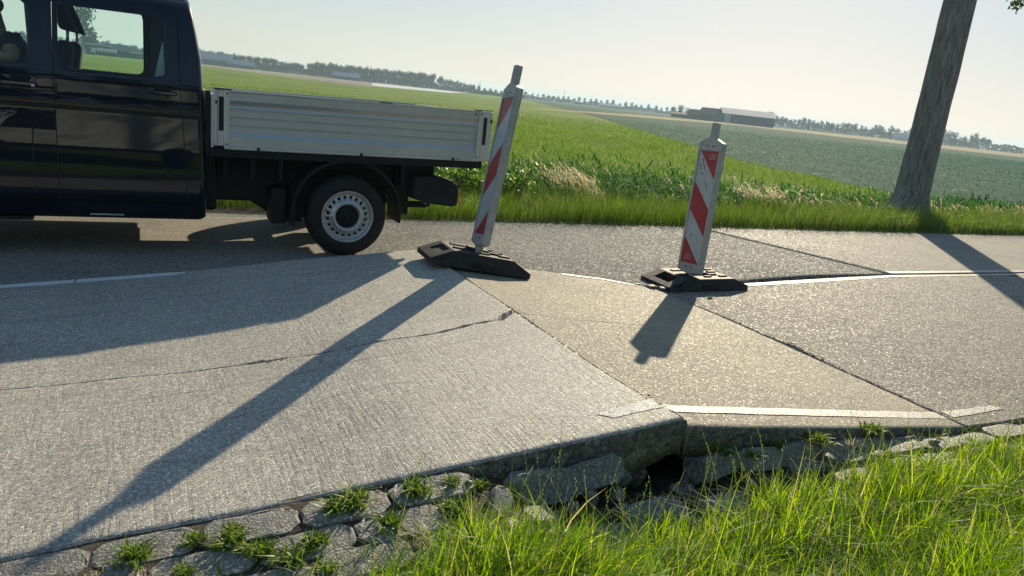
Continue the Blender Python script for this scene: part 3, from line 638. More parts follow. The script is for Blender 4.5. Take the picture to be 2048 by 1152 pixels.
# reeds and rough ditch growth
parts = []
n = 62000; x = -6 + 55 * rng.beta(1.1, 1.8, n); y = rng.uniform(9.7, 13.2, n)
clump = .5 + .5 * np.sin(x * 1.3 + 1.5 * np.sin(y * 1.7)) * np.cos(x * .57 + y)
top = np.interp(x, [-6, 2, 5, 8, 12, 18, 40], [.50, .58, .72, .60, .34, .22, .2]) + .34 * (clump - .5) + .1 * np.sin(x * 4.1 + y)
z0_ = gz(x, y); hh = np.clip(top - z0_, .25, 2) * np.interp(y, [9.7, 10.3, 11.5, 13.2], [.42, .75, 1, .8]) * rng.uniform(.55, 1.08, n)
P = np.stack([x, y, z0_], -1); dist = np.hypot(x, y)
parts.append(blades(P, hh, rng.uniform(.014, .030, n) * (dist / 13), rng.vonmises(3.0, 1.8, n), rng.beta(2, 2.4, n) * 1.05, 3, .9, .75, rng.normal(0, .45, n)))
# side leaves on the reeds
m_ = 60000; i = rng.integers(0, n, m_); q = P[i].copy(); q[:, 2] += hh[i] * rng.uniform(.4, .9, m_); q[:, :2] += rng.normal(0, .08, (m_, 2))
parts.append(blades(q, rng.uniform(.14, .38, m_), rng.uniform(.014, .030, m_) * (dist[i] / 13), rng.vonmises(3.0, 1.5, m_), rng.uniform(.7, 1.7, m_), 2, 1.0))
stuff('reeds', parts, M['reed'], 'tall green reeds and rough growth in the ditch', 'reeds')
n = 15000; x = rng.uniform(-1, 5.2, n); y = rng.uniform(9.6, 10.6, n); z = gz(x, y) + rng.uniform(0, 1, n) ** .8 * (.62 + .12 * np.sin(x * 5) * np.sin(x * 2.3 + y))
leaf_az = rng.uniform(0, 6.3, n)
stuff('nettles', [blades(np.stack([x, y, z], -1), rng.uniform(.05, .10, n), rng.uniform(.03, .05, n), leaf_az, rng.uniform(.6, 1.8, n), 2, .9, .7)], M['nettle'], 'leafy nettles growing at the ditch behind the truck bed', 'nettles')
# pale dry grass plumes
parts = []
cl = [(6.25, 9.9, .13, 75, .62), (5.7, 10.0, .12, 12, .8), (10.1, 9.9, .14, 60, .50), (10.8, 10.2, .25, 14, .5), (8.3, 10.2, .3, 6, .5), (13.0, 10.4, .6, 30, .4)] + [(a, 10.2, .40, 26, .34) for a in (15.9, 17.0, 18.1, 19.4, 20.8, 22.4)] + [(21.5, 10.6, .7, 50, .5)]
for cx, cy, s_, cnt, tp in cl:
    x = rng.normal(cx, s_, cnt); y = rng.normal(cy, .25, cnt); z = gz(x, y); h = (tp - z) * rng.uniform(.75, 1.1, cnt)
    az = rng.normal(3.1, .4, cnt); ln = rng.uniform(.35, .9, cnt)
    parts.append(blades(np.stack([x, y, z], -1), h, np.full(cnt, .007), az, ln, 4, .7, .4))
    for t in (.82, .88, .94, 1.0):
        c = np.stack([x + np.cos(az) * ln * t ** 1.9 * h, y + np.sin(az) * ln * t ** 1.9 * h, z + h * (t - .35 * ln * t ** 2.6)], -1)
        for rep in range(2): parts.append(blades(c, rng.uniform(.06, .12, cnt), np.full(cnt, .010), az + rng.normal(0, .4, cnt), rng.uniform(.8, 1.5, cnt), 2, 1.0, .5))
stuff('dry_grass', parts, M['drygrass'], 'pale dry seed grass leaning over the ditch', 'grass')
# meadow beyond the ditch
def in_crop(x, y): return (x > np.interp(y, [14.6, 17.5, 29, 105, 410], [20.5, 24, 27, 66, 206])) & (y > 14.6)
n = 170000; d = 13 + 75 * rng.beta(1, 2.2, n); a = rng.uniform(-.35, 1.15, n); y = d * 1.0; x = np.tan(a) * y * 1.0
keep = (~in_crop(x, y)) & (x < 60) & (x > -25); x, y = x[keep], y[keep]; n = len(x); dist = np.hypot(x, y)
tuft = np.clip(.5 + .5 * np.sin(x * .9 + 2 * np.sin(y * .45)) * np.sin(y * .7 + np.sin(x * .4)), 0, 1)
stuff('meadow_grass', [blades(np.stack([x, y, gz(x, y)], -1), rng.uniform(.08, .22, n) * (.6 + .9 * tuft), rng.uniform(.010, .018, n) * (dist / 18), rng.vonmises(.2, 1, n), rng.uniform(.2, .9, n), 2, .8)], M['meadow'], 'rough meadow grass of the field beyond the ditch', 'grass')
n = 45000; y = 14.8 + 95 * rng.beta(1, 2.0, n); x = rng.uniform(18, 150, n); keep = in_crop(x, y) & (x < 1.9 * y + 12); x, y = x[keep], y[keep]
n = len(x); dist = np.hypot(x, y)
stuff('crop_plants', [blades(np.stack([x, y, np.full(n, -.5)], -1), rng.uniform(.05, .13, n), rng.uniform(.03, .05, n) * (dist / 36), rng.uniform(0, 6.3, n), rng.uniform(.5, 1.4, n), 2, .9, .4)], M['beet'], 'dark green leafy crop of the right-hand field', 'crop')

# ------------------------------------------------------------------ beacons
def rotm(yaw, ax, ay): return (Matrix.Rotation(ax, 4, 'X') @ Matrix.Rotation(ay, 4, 'Y') @ Matrix.Rotation(yaw, 4, 'Z'))
def tb(mb, T): mb.v = [tuple(T @ Vector(p)) for p in mb.v]; return mb
def beacon(root, pos, rot, W_, T_, H_, redpolys, letters, tube_h, marks):
    T = Matrix.Translation(pos) @ rotm(*rot)
    w, t = W_ / 2, T_ / 2
    # body: rim and back as one casing with a sunken panel on both sides
    prof = [(-w, .012), (-.035, -.012), (.035, -.012), (w - .004, -.003), (w, .006), (w, H_ - .006), (.034, H_ + .035), (-.034, H_ + .035), (-w, H_ - .006)]
    rim = .021
    body = MB().prism(prof, 'y', -t + .009, t - .009)
    for s in (-1, 1):
        a, b = (-t, -t + .0085) if s < 0 else (t - .0085, t)
        body.prism([(-w, .012), (-.035, -.012), (.035, -.012), (w, .004), (w, .075), (-w, .075)], 'y', a, b)
        body.prism([(-w, H_ - .075), (w, H_ - .075), (w, H_ - .006), (.034, H_ + .035), (-.034, H_ + .035), (-w, H_ - .006)], 'y', a, b)
        body.box(-w, -w + rim, a, b, .0753, H_ - .0753); body.box(w - rim, w, a, b, .0753, H_ - .0753)
    tb(body, T).build('casing', M['whiteplastic'], root, bevel=.003)
    # top handle: square tube with grooves
    h = MB().box(-.026, .026, -.026, .026, H_ + .02, H_ + tube_h)
    for q in (-.013, 0, .013): h.box(q - .003, q + .003, -.0275, -.0262, H_ + .05, H_ + tube_h - .02)
    tb(h, T).build('handle', M['whiteplastic'], root, bevel=.005)
    foot = MB().box(-.028, .028, -.024, .024, -.075, -.010); tb(foot, T).build('stub', M['whiteplastic'], root, bevel=.003)
    sc = MB()
    for sx in (-.03, .03): sc.lathe_y([(0, -t - .0015), (.008, -t - .0015), (.009, -t + .001)], sx, H_ - .035, 12); sc.lathe_y([(0, -t - .0015), (.008, -t - .0015), (.009, -t + .001)], sx, .045, 12)
    tb(sc, T).build('rivets', M['grime'], root)
    x0, x1, z0b, z1b = -w + rim + .001, w - rim - .001, .0765, H_ - .0765
    for side in (-1, 1):
        ys = side * (t - .0075)
        pn = MB().box(x0, x1, min(ys, ys - side * .001), max(ys, ys - side * .001), z0b, z1b); pn = tb(pn, T).build('reflective_panel', M['stickerwhite'], root)
        for poly in redpolys:
            P = [(x0 + .0005 + u * (x1 - x0 - .001), z0b + .0005 + v * (z1b - z0b - .001)) for u, v in poly]
            if side > 0: P = [(-a, b) for a, b in P]
            st = MB().prism(P, 'y', ys, ys + side * .0012); tb(st, T).build('red_stripe', M['stickerred'], root)
    ys = -(t - .0075)
    if letters:
        L = MB()
        for ox, oz, sgn in letters:
            s_ = .0042
            def seg(ax, az, bx, bz):
                a = Vector((ax, az)) * sgn; b = Vector((bx, bz)) * sgn; d = (b - a).normalized(); nn = Vector((-d.y, d.x)) * s_ / 2
                a -= d * s_ / 2; b += d * s_ / 2
                L.prism([(ox + p.x, oz + p.y) for p in (a - nn, b - nn, b + nn, a + nn)], 'y', ys - .0025, ys - .0014)
            seg(-.028, .02, -.028, -.018); seg(-.028, -.02, -.006, -.02); seg(-.006, -.018, -.006, .02); seg(-.012, .02, -.006, .02)
            seg(.006, .02, .03, .02); seg(.029, .017, .007, -.017); seg(.006, -.02, .03, -.02)
            if sgn > 0: seg(-.066, .004, -.052, .004)
        tb(L, T).build('lettering', M['stickerwhite'], root)
    if marks:
        g = MB()
        for u, v, a, b, an in marks:
            cx, cz = x0 + u * (x1 - x0), z0b + v * (z1b - z0b); pts = []
            for k in range(9):
                q = 2 * math.pi * k / 9; r = 1 + .25 * math.sin(k * 2.7 + u * 20); p = Vector((a * math.cos(q) * r, b * math.sin(q) * r)); p.rotate(Matrix.Rotation(an, 2)); pts.append((cx + p.x, cz + p.y))
            g.prism(pts, 'y', ys - .0022, ys - .0008)
        tb(g, T).build('scuffs', M['grime'], root)
    return T
def foot(root, T, L, B, h, fl, hole_frac, shallow):
    a, b = L / 2, B / 2; e = .036; m = MB()
    bt = b - .022
    # cross-sections along x
    P = [(-a, 0, b - .03, 0), (-a, e, b - .04, 1), (-fl, h, bt - .02, 1), (fl, h, bt - .02, 1), (a, e, b - .04, 1), (a, 0, b - .03, 0)]
    # main side polygon prisms: middle and right slope
    m.prism([(-fl, 0), (-fl, h), (fl, h), (a, e), (a, 0)], 'y', -bt, bt)
    # left slope as a frame around a rectangular recess
    x0, x1 = -a, -fl; hx0, hx1 = x0 + .06, x1 - .015; hy0, hy1 = -.5 * b, .45 * b
    zz = lambda x: e + (h - e) * (x - x0) / (x1 - x0)
    for (xa, xb, ya, yb) in ((x0, x1, -bt, hy0), (x0, x1, hy1, bt), (x0, hx0, hy0, hy1), (hx1, x1, hy0, hy1)):
        m.hexa([(xa, ya, 0), (xb, ya, 0), (xb, yb, 0), (xa, yb, 0)], [(xa, ya, zz(xa)), (xb, ya, zz(xb)), (xb, yb, zz(xb)), (xa, yb, zz(xa))])
    fz = .85 if shallow else .15
    m.hexa([(hx0, hy0, 0), (hx1, hy0, 0), (hx1, hy1, 0), (hx0, hy1, 0)], [(hx0, hy0, zz(hx0) * fz), (hx1, hy0, zz(hx1) * fz), (hx1, hy1, zz(hx1) * fz), (hx0, hy1, zz(hx0) * fz)])
    # flared skirts
    for s in (-1, 1):
        m.hexa([(-a, s * bt, 0), (a, s * bt, 0), (a - .015, s * b, 0), (-a + .015, s * b, 0)], [(-a, s * bt, e * .9), (a, s * bt, e * .9), (a - .02, s * (bt + .006), e * .8), (-a + .02, s * (bt + .006), e * .8)])
        m.hexa([(-fl - .1, s * bt, .01), (fl + .1, s * bt, .01), (fl + .1, s * (b - .004), .01), (-fl - .1, s * (b - .004), .01)], [(-fl, s * (bt - .001), h * .97), (fl, s * (bt - .001), h * .97), (fl, s * (bt + .002), h * .95), (-fl, s * (bt + .002), h * .95)])
    body = tb(m, T).build('foot', M['footrubber'], root, bevel=.006)
    # raised ribs and sunken grips on the flat top
    r = MB()
    for (x, y, lx, ly, hh) in ((-.14, .10, .06, .022, .010), (.10, .10, .055, .02, .012), (.19, .03, .045, .02, .012), (.12, -.06, .05, .016, .014), (.20, -.11, .045, .016, .012), (-.17, -.05, .05, .02, .012), (.02, -.12, .04, .014, .012), (.22, .11, .035, .02, .012)):
        r.box(x * fl / .26 - lx, x * fl / .26 + lx, y * b / .21 - ly, y * b / .21 + ly, h - .003, h + hh)
    r.box(-.075, .075, -.06, .06, h - .003, h + .022)
    tb(r, T).build('grip_ribs', M['footrubber'], root, bevel=.004)
    n_ = MB()
    n_.box(-.09, .10, -b - .0015, -b + .05, .012, .05); tb(n_, T).build('grip_slot', M['blackplastic'], root)
# left beacon
bl = thing('traffic_beacon', (2.219, 5.006, .226), 'leaning red and white guide beacon on the slab ridge beside the truck tailgate', 'beacon', 'red and white guide beacons')
redL = [[(0, 1), (0, .766), (1, .97), (1, 1)], [(0, .508), (0, .274), (1, .453), (1, .695)], [(0, 0), (1, 0), (1, .19)]]
beacon(bl, (2.229, 4.946, .404), (-1.60, -.112, .178), .230, .062, 1.166, redL, None, .168, [(.5, .03, .02, .012, 0)])
foot(bl, Matrix.Translation((2.219, 5.006, .226)) @ rotm(-.06, .005, .150), .81, .39, .115, .24, 0, True)
# right beacon
br_ = thing('traffic_beacon', (4.5, 5.14, 0), 'shorter red and white guide beacon marked UZ standing on the level road near the field', 'beacon', 'red and white guide beacons')
redR = [[(.03, 1), (1, .754), (1, 1)], [(0, .728), (0, .48), (1, .249), (1, .491)], [(0, .232), (0, 0), (.96, 0)]]
x1_ = .24 / 2 - .022
beacon(br_, (4.374, 5.083, .142), (-1.341, -.058, .063), .240, .073, 1.15, redR, [(.045, 1.15 - .0765 - .05, 1), (-.035, .0765 + .055, -1)], .165,
       [(.16, .86, .004, .03, .25), (.30, .80, .018, .005, -.5), (.26, .915, .004, .022, .1), (.36, .86, .0035, .035, .45), (.62, .70, .002, .06, .55), (.28, .26, .004, .012, .2), (.33, .245, .008, .003, 0), (.95, .88, .001, .02, 0)])
foot(br_, Matrix.Translation((4.5, 5.14, .006)) @ rotm(.015, 0, .0), .92, .45, .105, .27, 1, False)

# ------------------------------------------------------------------ the pickup truck
tilt = lambda x, z: z + .0135 * (x - .5)
TR = thing('pickup_truck', (-.3, 7.15, 0), 'dark navy double cab pickup truck with an aluminium dropside bed, parked across the far lane', 'pickup truck')
zs_ = [.285, .31, .33, .44, .462, .47, .60, .85, 1.05, 1.112, 1.122, 1.132, 1.20, 1.30, 1.335, 1.40, 1.50, 1.60, 1.70, 1.785, 1.84, 1.88, 1.92, 1.95, 1.97, 1.985]
ys_ = [6.275, 6.240, 6.225, 6.206, 6.188, 6.184, 6.182, 6.190, 6.202, 6.207, 6.203, 6.206, 6.209, 6.214, 6.222, 6.236, 6.258, 6.282, 6.307, 6.332, 6.356, 6.385, 6.44, 6.53, 6.66, 6.90]
yN = lambda z: float(np.interp(z, zs_, ys_))
xRear = lambda z: float(np.interp(z, [.285, .31, .84, 1.3, 1.5, 1.75, 1.92, 1.985], [.40, .425, .412, .402, .392, .352, .318, .29]))
def ring_patch(x0, x1, z0, z1, hx0, hx1, hz0, hz1, rad, side, k=72):
    """panel between a rectangle and a rounded window opening, bent to the body side"""
    c = ((hx0 + hx1) / 2, (hz0 + hz1) / 2); inner = []; outer = []
    for q in range(k):
        a = 2 * math.pi * (q + .5) / k; dx, dz = math.cos(a), math.sin(a)
        hw, hh = (hx1 - hx0) / 2, (hz1 - hz0) / 2
        s = min(hw / abs(dx) if abs(dx) > 1e-6 else 9e9, hh / abs(dz) if abs(dz) > 1e-6 else 9e9); px, pz_ = dx * s, dz * s
        ex, ez = hw - rad, hh - rad
        if abs(px) > ex and abs(pz_) > ez:
            qx, qz = abs(px) - ex, abs(pz_) - ez; l = math.hypot(qx, qz) or 1
            # march along the ray to the rounded corner
            for it in range(40):
                d = math.hypot(max(abs(px) - ex, 0), max(abs(pz_) - ez, 0)) - rad
                if d <= 1e-4: break
                px *= 1 - d * .6 / math.hypot(px, pz_); pz_ *= 1 - d * .6 / math.hypot(px, pz_)
        inner.append((c[0] + px, c[1] + pz_))
        s1 = min(((x1 - c[0]) if dx > 0 else (c[0] - x0)) / max(abs(dx), 1e-6), ((z1 - c[1]) if dz > 0 else (c[1] - z0)) / max(abs(dz), 1e-6))
        outer.append((c[0] + dx * s1, c[1] + dz * s1))
    # make sure the outer corners are hit
    for cx_, cz_ in ((x0, z0), (x1, z0), (x1, z1), (x0, z1)):
        i = min(range(k), key=lambda i: (outer[i][0] - cx_) ** 2 + (outer[i][1] - cz_) ** 2); outer[i] = (cx_, cz_)
    m = MB(); v = []
    def put(p, dy=0): y = yN(p[1]) + dy; return (p[0], y if side < 0 else 14.3 - y, p[1])
    for t in (0, .12, .5, 1): v += [put((i[0] * (1 - t) + o_[0] * t, i[1] * (1 - t) + o_[1] * t)) for i, o_ in zip(inner, outer)]
    v += [put(i, .018) for i in inner]
    f = [(r * k + i, r * k + (i + 1) % k, (r + 1) * k + (i + 1) % k, (r + 1) * k + i) for r in range(3) for i in range(k)]
    f += [(4 * k + i, 4 * k + (i + 1) % k, (i + 1) % k, i) for i in range(k)]
    m.add(v, f); return m, inner
def skin(xa, xb, z0, z1, side, nx=14):
    zz = sorted(set([z0, z1] + [z for z in zs_ if z0 < z < z1])); v = []; f = []
    zz2 = []
    for a, b in zip(zz[:-1], zz[1:]): zz2 += [a] + [a + (b - a) * q / 3 for q in (1, 2)] if b - a > .1 else [a]
    zz = zz2 + [zz[-1]]
    for z in zz:
        for i in range(nx + 1):
            x = xa(z) + (xb(z) - xa(z)) * i / nx; y = yN(z); v.append((x, y if side < 0 else 14.3 - y, z))
    for j in range(len(zz) - 1):
        for i in range(nx): f.append((j * (nx + 1) + i, j * (nx + 1) + i + 1, (j + 1) * (nx + 1) + i + 1, (j + 1) * (nx + 1) + i))
    return MB().add(v, f)
K = lambda c: (lambda z: c)
seamR = lambda z: float(np.interp(z, [.3, .47, .72, 1.2, 1.9], [.286, .284, .278, .246, .217]))
seamD = lambda z: float(np.interp(z, [.3, .99, 1.3, 1.79], [-.556, -.561, -.566, -.562]))
def part(mb, name, mat, parent=TR, smooth=True, **k):
    o = mb.build(name, mat, parent, smooth=smooth, **k)
    return o
BT = 1.79
# lower skins, near side
fd = part(skin(K(-1.68), lambda z: seamD(z) - .003, .33, 1.335, -1, 20), 'front_door', M['navy'])
rd = part(skin(lambda z: seamD(z) + .003, lambda z: seamR(z) - .003, .44, 1.335, -1, 20), 'rear_door', M['navy'])
part(skin(lambda z: seamR(z) + .003, lambda z: xRear(z) - .045, .44, 1.335, -1, 6), 'rear_quarter_panel', M['navy'])
part(skin(K(-1.68), lambda z: xRear(z) - .045, .285, .437, -1, 30), 'sill', M['navy'])
m_, inn = ring_patch(-.563, .236, 1.335, BT, -.535, .145, 1.352, 1.775, .045, -1); part(m_, 'door_frame', M['navy'], rd)
m_, inn_f = ring_patch(-1.68, -.569, 1.335, BT, -1.60, -.715, 1.350, 1.772, .05, -1); part(m_, 'door_frame', M['navy'], fd)
part(skin(lambda z: .239, lambda z: xRear(z) - .045, 1.335, BT, -1, 4), 'rear_quarter_panel', M['navy'])
# far side
for nm, args in (('rear_door', (-.85, .25, 1.29, 1.875, -.80, 0.0, 1.314, 1.858, .05, 1)), ('front_door', (-1.68, -.852, 1.29, 1.875, -1.62, -.915, 1.314, 1.858, .05, 1))):
    m_, _ = ring_patch(*args); part(m_, nm, M['navy'])
part(skin(K(-1.68), lambda z: xRear(z) - .045, .285, 1.29, 1, 20), 'side_panel', M['navy'])
part(skin(K(.25), lambda z: xRear(z) - .045, 1.29, 1.875, 1, 3), 'rear_quarter_panel', M['navy'])
# roof, from the near header over to the far header
v = []; f = []; prof = [(yN(z), z) for z in zs_ if z >= BT - .01] ; prof = [(yN(BT), BT)] + [p for p in prof if p[1] > BT]
prof2 = prof + [(7.15, 1.995)] + [(14.3 - y, z) for y, z in prof[::-1] if z >= 1.875]
xsr = [-2.05, -1.9, -1.68, -1.0, -.3, .1, .27, .3]
for i, x in enumerate(xsr):
    for y, z in prof2:
        dz = {0: .30, 1: .10, 2: .02, 7: .0}.get(i, 0); xx = x if i < 6 else (xRear(z) - (.045 if i == 6 else .012)); v.append((xx, y if i < 7 else y * .995 + 7.15 * .005, z - dz * (z - 1.2) - (.012 if i == 7 else 0)))
np_ = len(prof2)
for i in range(len(xsr) - 1):
    for j in range(np_ - 1): f.append((i * np_ + j, i * np_ + j + 1, (i + 1) * np_ + j + 1, (i + 1) * np_ + j))
part(MB().add(v, f), 'roof', M['navy'])
# rounded rear corners and back wall
for side in (-1, 1):
    v = []; f = []; zz = [z for z in zs_ if z <= 1.97]; kk = 7
    for z in zz:
        for q in range(kk):
            a = math.pi / 2 * q / (kk - 1); y = yN(z) + .045 * (1 - math.cos(a)); x = xRear(z) - .045 + .045 * math.sin(a)
            v.append((x, y if side < 0 else 14.3 - y, z))
    f = [(j * kk + i, j * kk + i + 1, (j + 1) * kk + i + 1, (j + 1) * kk + i) for j in range(len(zz) - 1) for i in range(kk - 1)]
    part(MB().add(v, f), 'rear_corner', M['navy'])
bw = MB()
for a, b in zip(zs_[:-3], zs_[1:-2]):
    bw.add([(xRear(a), yN(a) + .045, a), (xRear(a), 14.255 - yN(a), a), (xRear(b), 14.255 - yN(b), b), (xRear(b), yN(b) + .045, b)], [(0, 1, 2, 3)])
bwo = part(bw, 'back_wall', M['navy'])
# front end (mostly outside the photograph)
v = []; secs = [(-1.68, 1.99, 0), (-2.05, 1.86, .01), (-2.45, 1.46, .03), (-2.75, 1.12, .05), (-3.08, 1.0, .10), (-3.22, .78, .18), (-3.22, .40, .20), (-3.1, .28, .2)]
zq = [.285, .44, .60, .85, 1.05, 1.2, 1.4, 1.6, 1.8, 1.92, 1.985]
for x, top, ins in secs:
    pr = [(min(yN(min(z, 1.985)), 6.9) + ins + (.25 * max(0, z - top) ** 1.0 if z > top else 0), min(z, top)) for z in zq]
    pr = pr + [(7.15, top)] + [(14.3 - y, z) for y, z in pr[::-1]]
    v += [(x, y, z) for y, z in pr]
np_ = len(zq) * 2 + 1
f = [(i * np_ + j, i * np_ + j + 1, (i + 1) * np_ + j + 1, (i + 1) * np_ + j) for i in range(len(secs) - 1) for j in range(np_ - 1)]
f.append(tuple(range((len(secs) - 1) * np_, len(secs) * np_)))
part(MB().add(v, f), 'front_end', M['navy'])
part(MB().hexa([(-2.06, 6.42, 1.87), (-2.62, 6.36, 1.30), (-2.62, 7.94, 1.30), (-2.06, 7.88, 1.87)], [(-2.10, 6.42, 1.89), (-2.66, 6.36, 1.32), (-2.66, 7.94, 1.32), (-2.10, 7.88, 1.89)]), 'windscreen', M['darkglass'])
# glass panes
def pane(inner, name, parent, dy=.006):
    v = [(x, yN(z) + dy, z) for x, z in inner]; c = (sum(a[0] for a in v) / len(v), sum(a[1] for a in v) / len(v), sum(a[2] for a in v) / len(v))
    n = len(v); part(MB().add(v + [c], [(i, (i + 1) % n, n) for i in range(n)]), name, M['glass'], parent, smooth=False)
pane(inn, 'window', rd); pane(inn_f, 'window', fd)
# dark printed edge and inner trim seen through the rear side window
part(MB().box(.03, .30, 7.80, 7.86, 1.15, 1.90), 'inner_trim', M['cloth'], smooth=False, bevel=.01)
part(MB().box(.05, .20, 6.36, 6.42, 1.28, 1.86), 'inner_trim', M['cloth'], smooth=False, bevel=.01)
lin = MB().box(-1.66, .33, 6.30, 8.0, .42, .46); lin.box(-1.66, .33, 6.27, 6.30, .46, 1.30); lin.box(-1.66, .33, 8.0, 8.03, .46, 1.28); lin.box(.33, .345, 6.32, 7.98, .46, 1.62)
lin.box(-1.66, .28, 6.45, 7.85, 1.915, 1.93); part(lin, 'cab_lining', M['cloth'], smooth=False)
part(MB().hexa([(.072, 6.335, 1.345), (.142, 6.335, 1.345), (.142, 6.345, 1.345), (.072, 6.345, 1.345)], [(.126, 6.345, 1.60), (.134, 6.345, 1.60), (.134, 6.350, 1.60), (.126, 6.350, 1.60)]), 'pale_triangle', M['stickerwhite'], smooth=False)  # pale triangular piece added behind the rear side window
# seams, flap and creases as thin dark gaps on the skin
def seam(name, pts, r=.0046, mat='blackplastic', parent=TR, dy=.0012):
    P = []
    for (xa, za), (xb, zb) in zip(pts[:-1], pts[1:]):
        n = max(2, int(math.hypot(xb - xa, zb - za) / .03))
        P += [(xa + (xb - xa) * q / n, yN(za + (zb - za) * q / n) + dy, za + (zb - za) * q / n) for q in range(n)]
    P.append((pts[-1][0], yN(pts[-1][1]) + dy, pts[-1][1])); return MB().tube(P, r, 5).build(name, M[mat], parent)
seam('door_gap', [(seamD(z), z) for z in (.44, .7, .99, 1.3, 1.5, 1.79, 1.85)])
seam('door_gap', [(seamR(z), z) for z in (.44, .72, .95, 1.2, 1.5, 1.79, 1.86)])
seam('fuel_flap', [(-.566, 1.017), (-.600, 1.010), (-.672, .972), (-.693, .952), (-.702, .92), (-.708, .77), (-.703, .665), (-.558, .668)])
seam('fuel_flap', [(-.703, .665), (-.690, .45)], .0024)
seam('sill_gap', [(-1.68, .4385), (.37, .4385)], .0022)
seam('window_rubber', [(-.552, 1.83), (-.548, 1.6), (-.535, 1.42), (-.515, 1.352), (-.48, 1.338), (.10, 1.345), (.145, 1.36)], .004, parent=rd)
# handles
for x0, x1, z, par in ((-.875, -.665, 1.222, fd), (.02, .223, 1.242, rd)):
    y = yN(z)
    h = MB().hexa([(x0, y - .030, z - .014), (x1, y - .030, z - .014), (x1, y - .012, z - .014), (x0, y - .012, z - .014)], [(x0, y - .030, z + .014), (x1, y - .030, z + .014), (x1, y - .012, z + .014), (x0, y - .012, z + .014)])
    h.box(x0 + .005, x0 + .03, y - .014, y + .004, z - .012, z + .012); h.box(x1 - .03, x1 - .005, y - .014, y + .004, z - .012, z + .012)
    part(h, 'handle', M['navy'], par, smooth=False, bevel=.007)
    part(MB().lathe_y([(0, y - .0005), (.05, y - .0015), (.056, y - .003), (.06, y + .002)], (x0 + x1) / 2, z + .004, 28), 'handle_bowl', M['blackplastic'], par)
part(MB().lathe_y([(0, yN(1.215) - .034), (.009, yN(1.215) - .034), (.0115, yN(1.215) - .028)], -.686, 1.2135, 16), 'lock', M['chrome'], fd)
for z in (1.21, .62): part(MB().box(-.556, -.546, yN(z) - .006, yN(z) + .01, z - .035, z + .03), 'hinge', M['blackplastic'], rd, smooth=False, bevel=.002)
part(MB().box(-.374, -.151, yN(.322) - .002, yN(.322) + .004, .313, .323), 'reflector_strip', M['stickerwhite'], smooth=False)
part(MB().box(-1.6, -.735, 6.23, 6.32, .262, .288), 'jacking_rail', M['blackplastic'], smooth=False, bevel=.004)
# seats
def seat(x, y):
    s = MB().hexa([(x - .14, y - .24, .80), (x + .02, y - .24, .80), (x + .02, y + .24, .80), (x - .14, y + .24, .80)], [(x + .02, y - .20, 1.55), (x + .12, y - .20, 1.53), (x + .12, y + .20, 1.53), (x + .02, y + .20, 1.55)])
    s.box(x - .62, x + .0, y - .25, y + .25, .68, .84)
    st = part(s, 'seat', M['cloth'], smooth=False, bevel=.045, seg=3)
    hd = MB().hexa([(x + .03, y - .14, 1.62), (x + .15, y - .14, 1.60), (x + .15, y + .14, 1.60), (x + .03, y + .14, 1.62)], [(x - .01, y - .12, 1.87), (x + .04, y - .12, 1.87), (x + .04, y + .12, 1.87), (x - .01, y + .12, 1.87)])
    part(hd, 'headrest', M['cloth'], st, smooth=False, bevel=.03, seg=3)
    pp = MB().tube([(x + .075, y - .07, 1.50), (x + .08, y - .07, 1.66)], .006, 6).tube([(x + .075, y + .07, 1.50), (x + .08, y + .07, 1.66)], .006, 6); part(pp, 'headrest_posts', M['chrome'], st)
seat(-.60, 6.92); seat(-.58, 7.55)
bs = MB().hexa([(-.02, 6.4, .80), (.12, 6.4, .80), (.12, 7.9, .80), (-.02, 7.9, .80)], [(.10, 6.45, 1.34), (.2, 6.45, 1.34), (.2, 7.85, 1.34), (.10, 7.85, 1.34)]); bs.box(-.4, .1, 6.4, 7.9, .68, .84)
part(bs, 'rear_bench', M['cloth'], smooth=False, bevel=.04, seg=3)
# ---- bed
def zt(mb): mb.v = [(x, y, tilt(x, z)) for x, y, z in mb.v]; return mb
pr = [(6.205, .862), (6.170, .862), (6.170, .884), (6.176, .888), (6.178, .958), (6.181, .962), (6.196, .985), (6.198, 1.030), (6.2070, 1.034), (6.2070, 1.040), (6.197, 1.046), (6.198, 1.094), (6.2070, 1.098), (6.2070, 1.104), (6.197, 1.110), (6.198, 1.156), (6.2070, 1.160), (6.2070, 1.166), (6.197, 1.172), (6.201, 1.190), (6.196, 1.205), (6.182, 1.226), (6.178, 1.232), (6.177, 1.290), (6.172, 1.298), (6.172, 1.306), (6.205, 1.306)]
def board(x0, x1, name, parent=TR, mirror=False):
    p = [(14.3 - y if mirror else y, z - (.042 if mirror else 0)) for y, z in pr]
    return zt(MB().prism(p, 'x', x0, x1)).build(name, M['alu'], parent)
bd = board(.585, 2.652, 'side_board')
def frame_piece(x0, x1, name, y0=6.168):
    return zt(MB().box(x0, x1, y0, 6.206, .864, 1.308)).build(name, M['aluplain'], TR, bevel=.004)
for a, b, nm in ((.549, .5825, 'board_end'), (2.6545, 2.690, 'board_end')): zt(MB().box(a, b, 6.167, 6.207, .863, 1.307)).build(nm, M['aluplain'], bd, bevel=.003)
pl = zt(MB().box(.478, .546, 6.174, 6.22, .885, 1.308)).build('corner_post', M['aluplain'], TR, bevel=.006)
pr_ = zt(MB().box(2.6935, 2.790, 6.172, 6.22, .868, 1.300)).build('corner_post', M['aluplain'], TR, bevel=.008)
zt(MB().box(.498, .5, 6.170, 6.18, .89, 1.30)).build('post_gap', M['blackplastic'], pl)
zt(MB().box(.508, .543, 6.1715, 6.18, 1.0, 1.255)).build('latch_slot', M['blackplastic'], pl, bevel=.002)
zt(MB().box(2.703, 2.736, 6.1695, 6.18, 1.01, 1.250)).build('latch_slot', M['blackplastic'], pr_, bevel=.002)
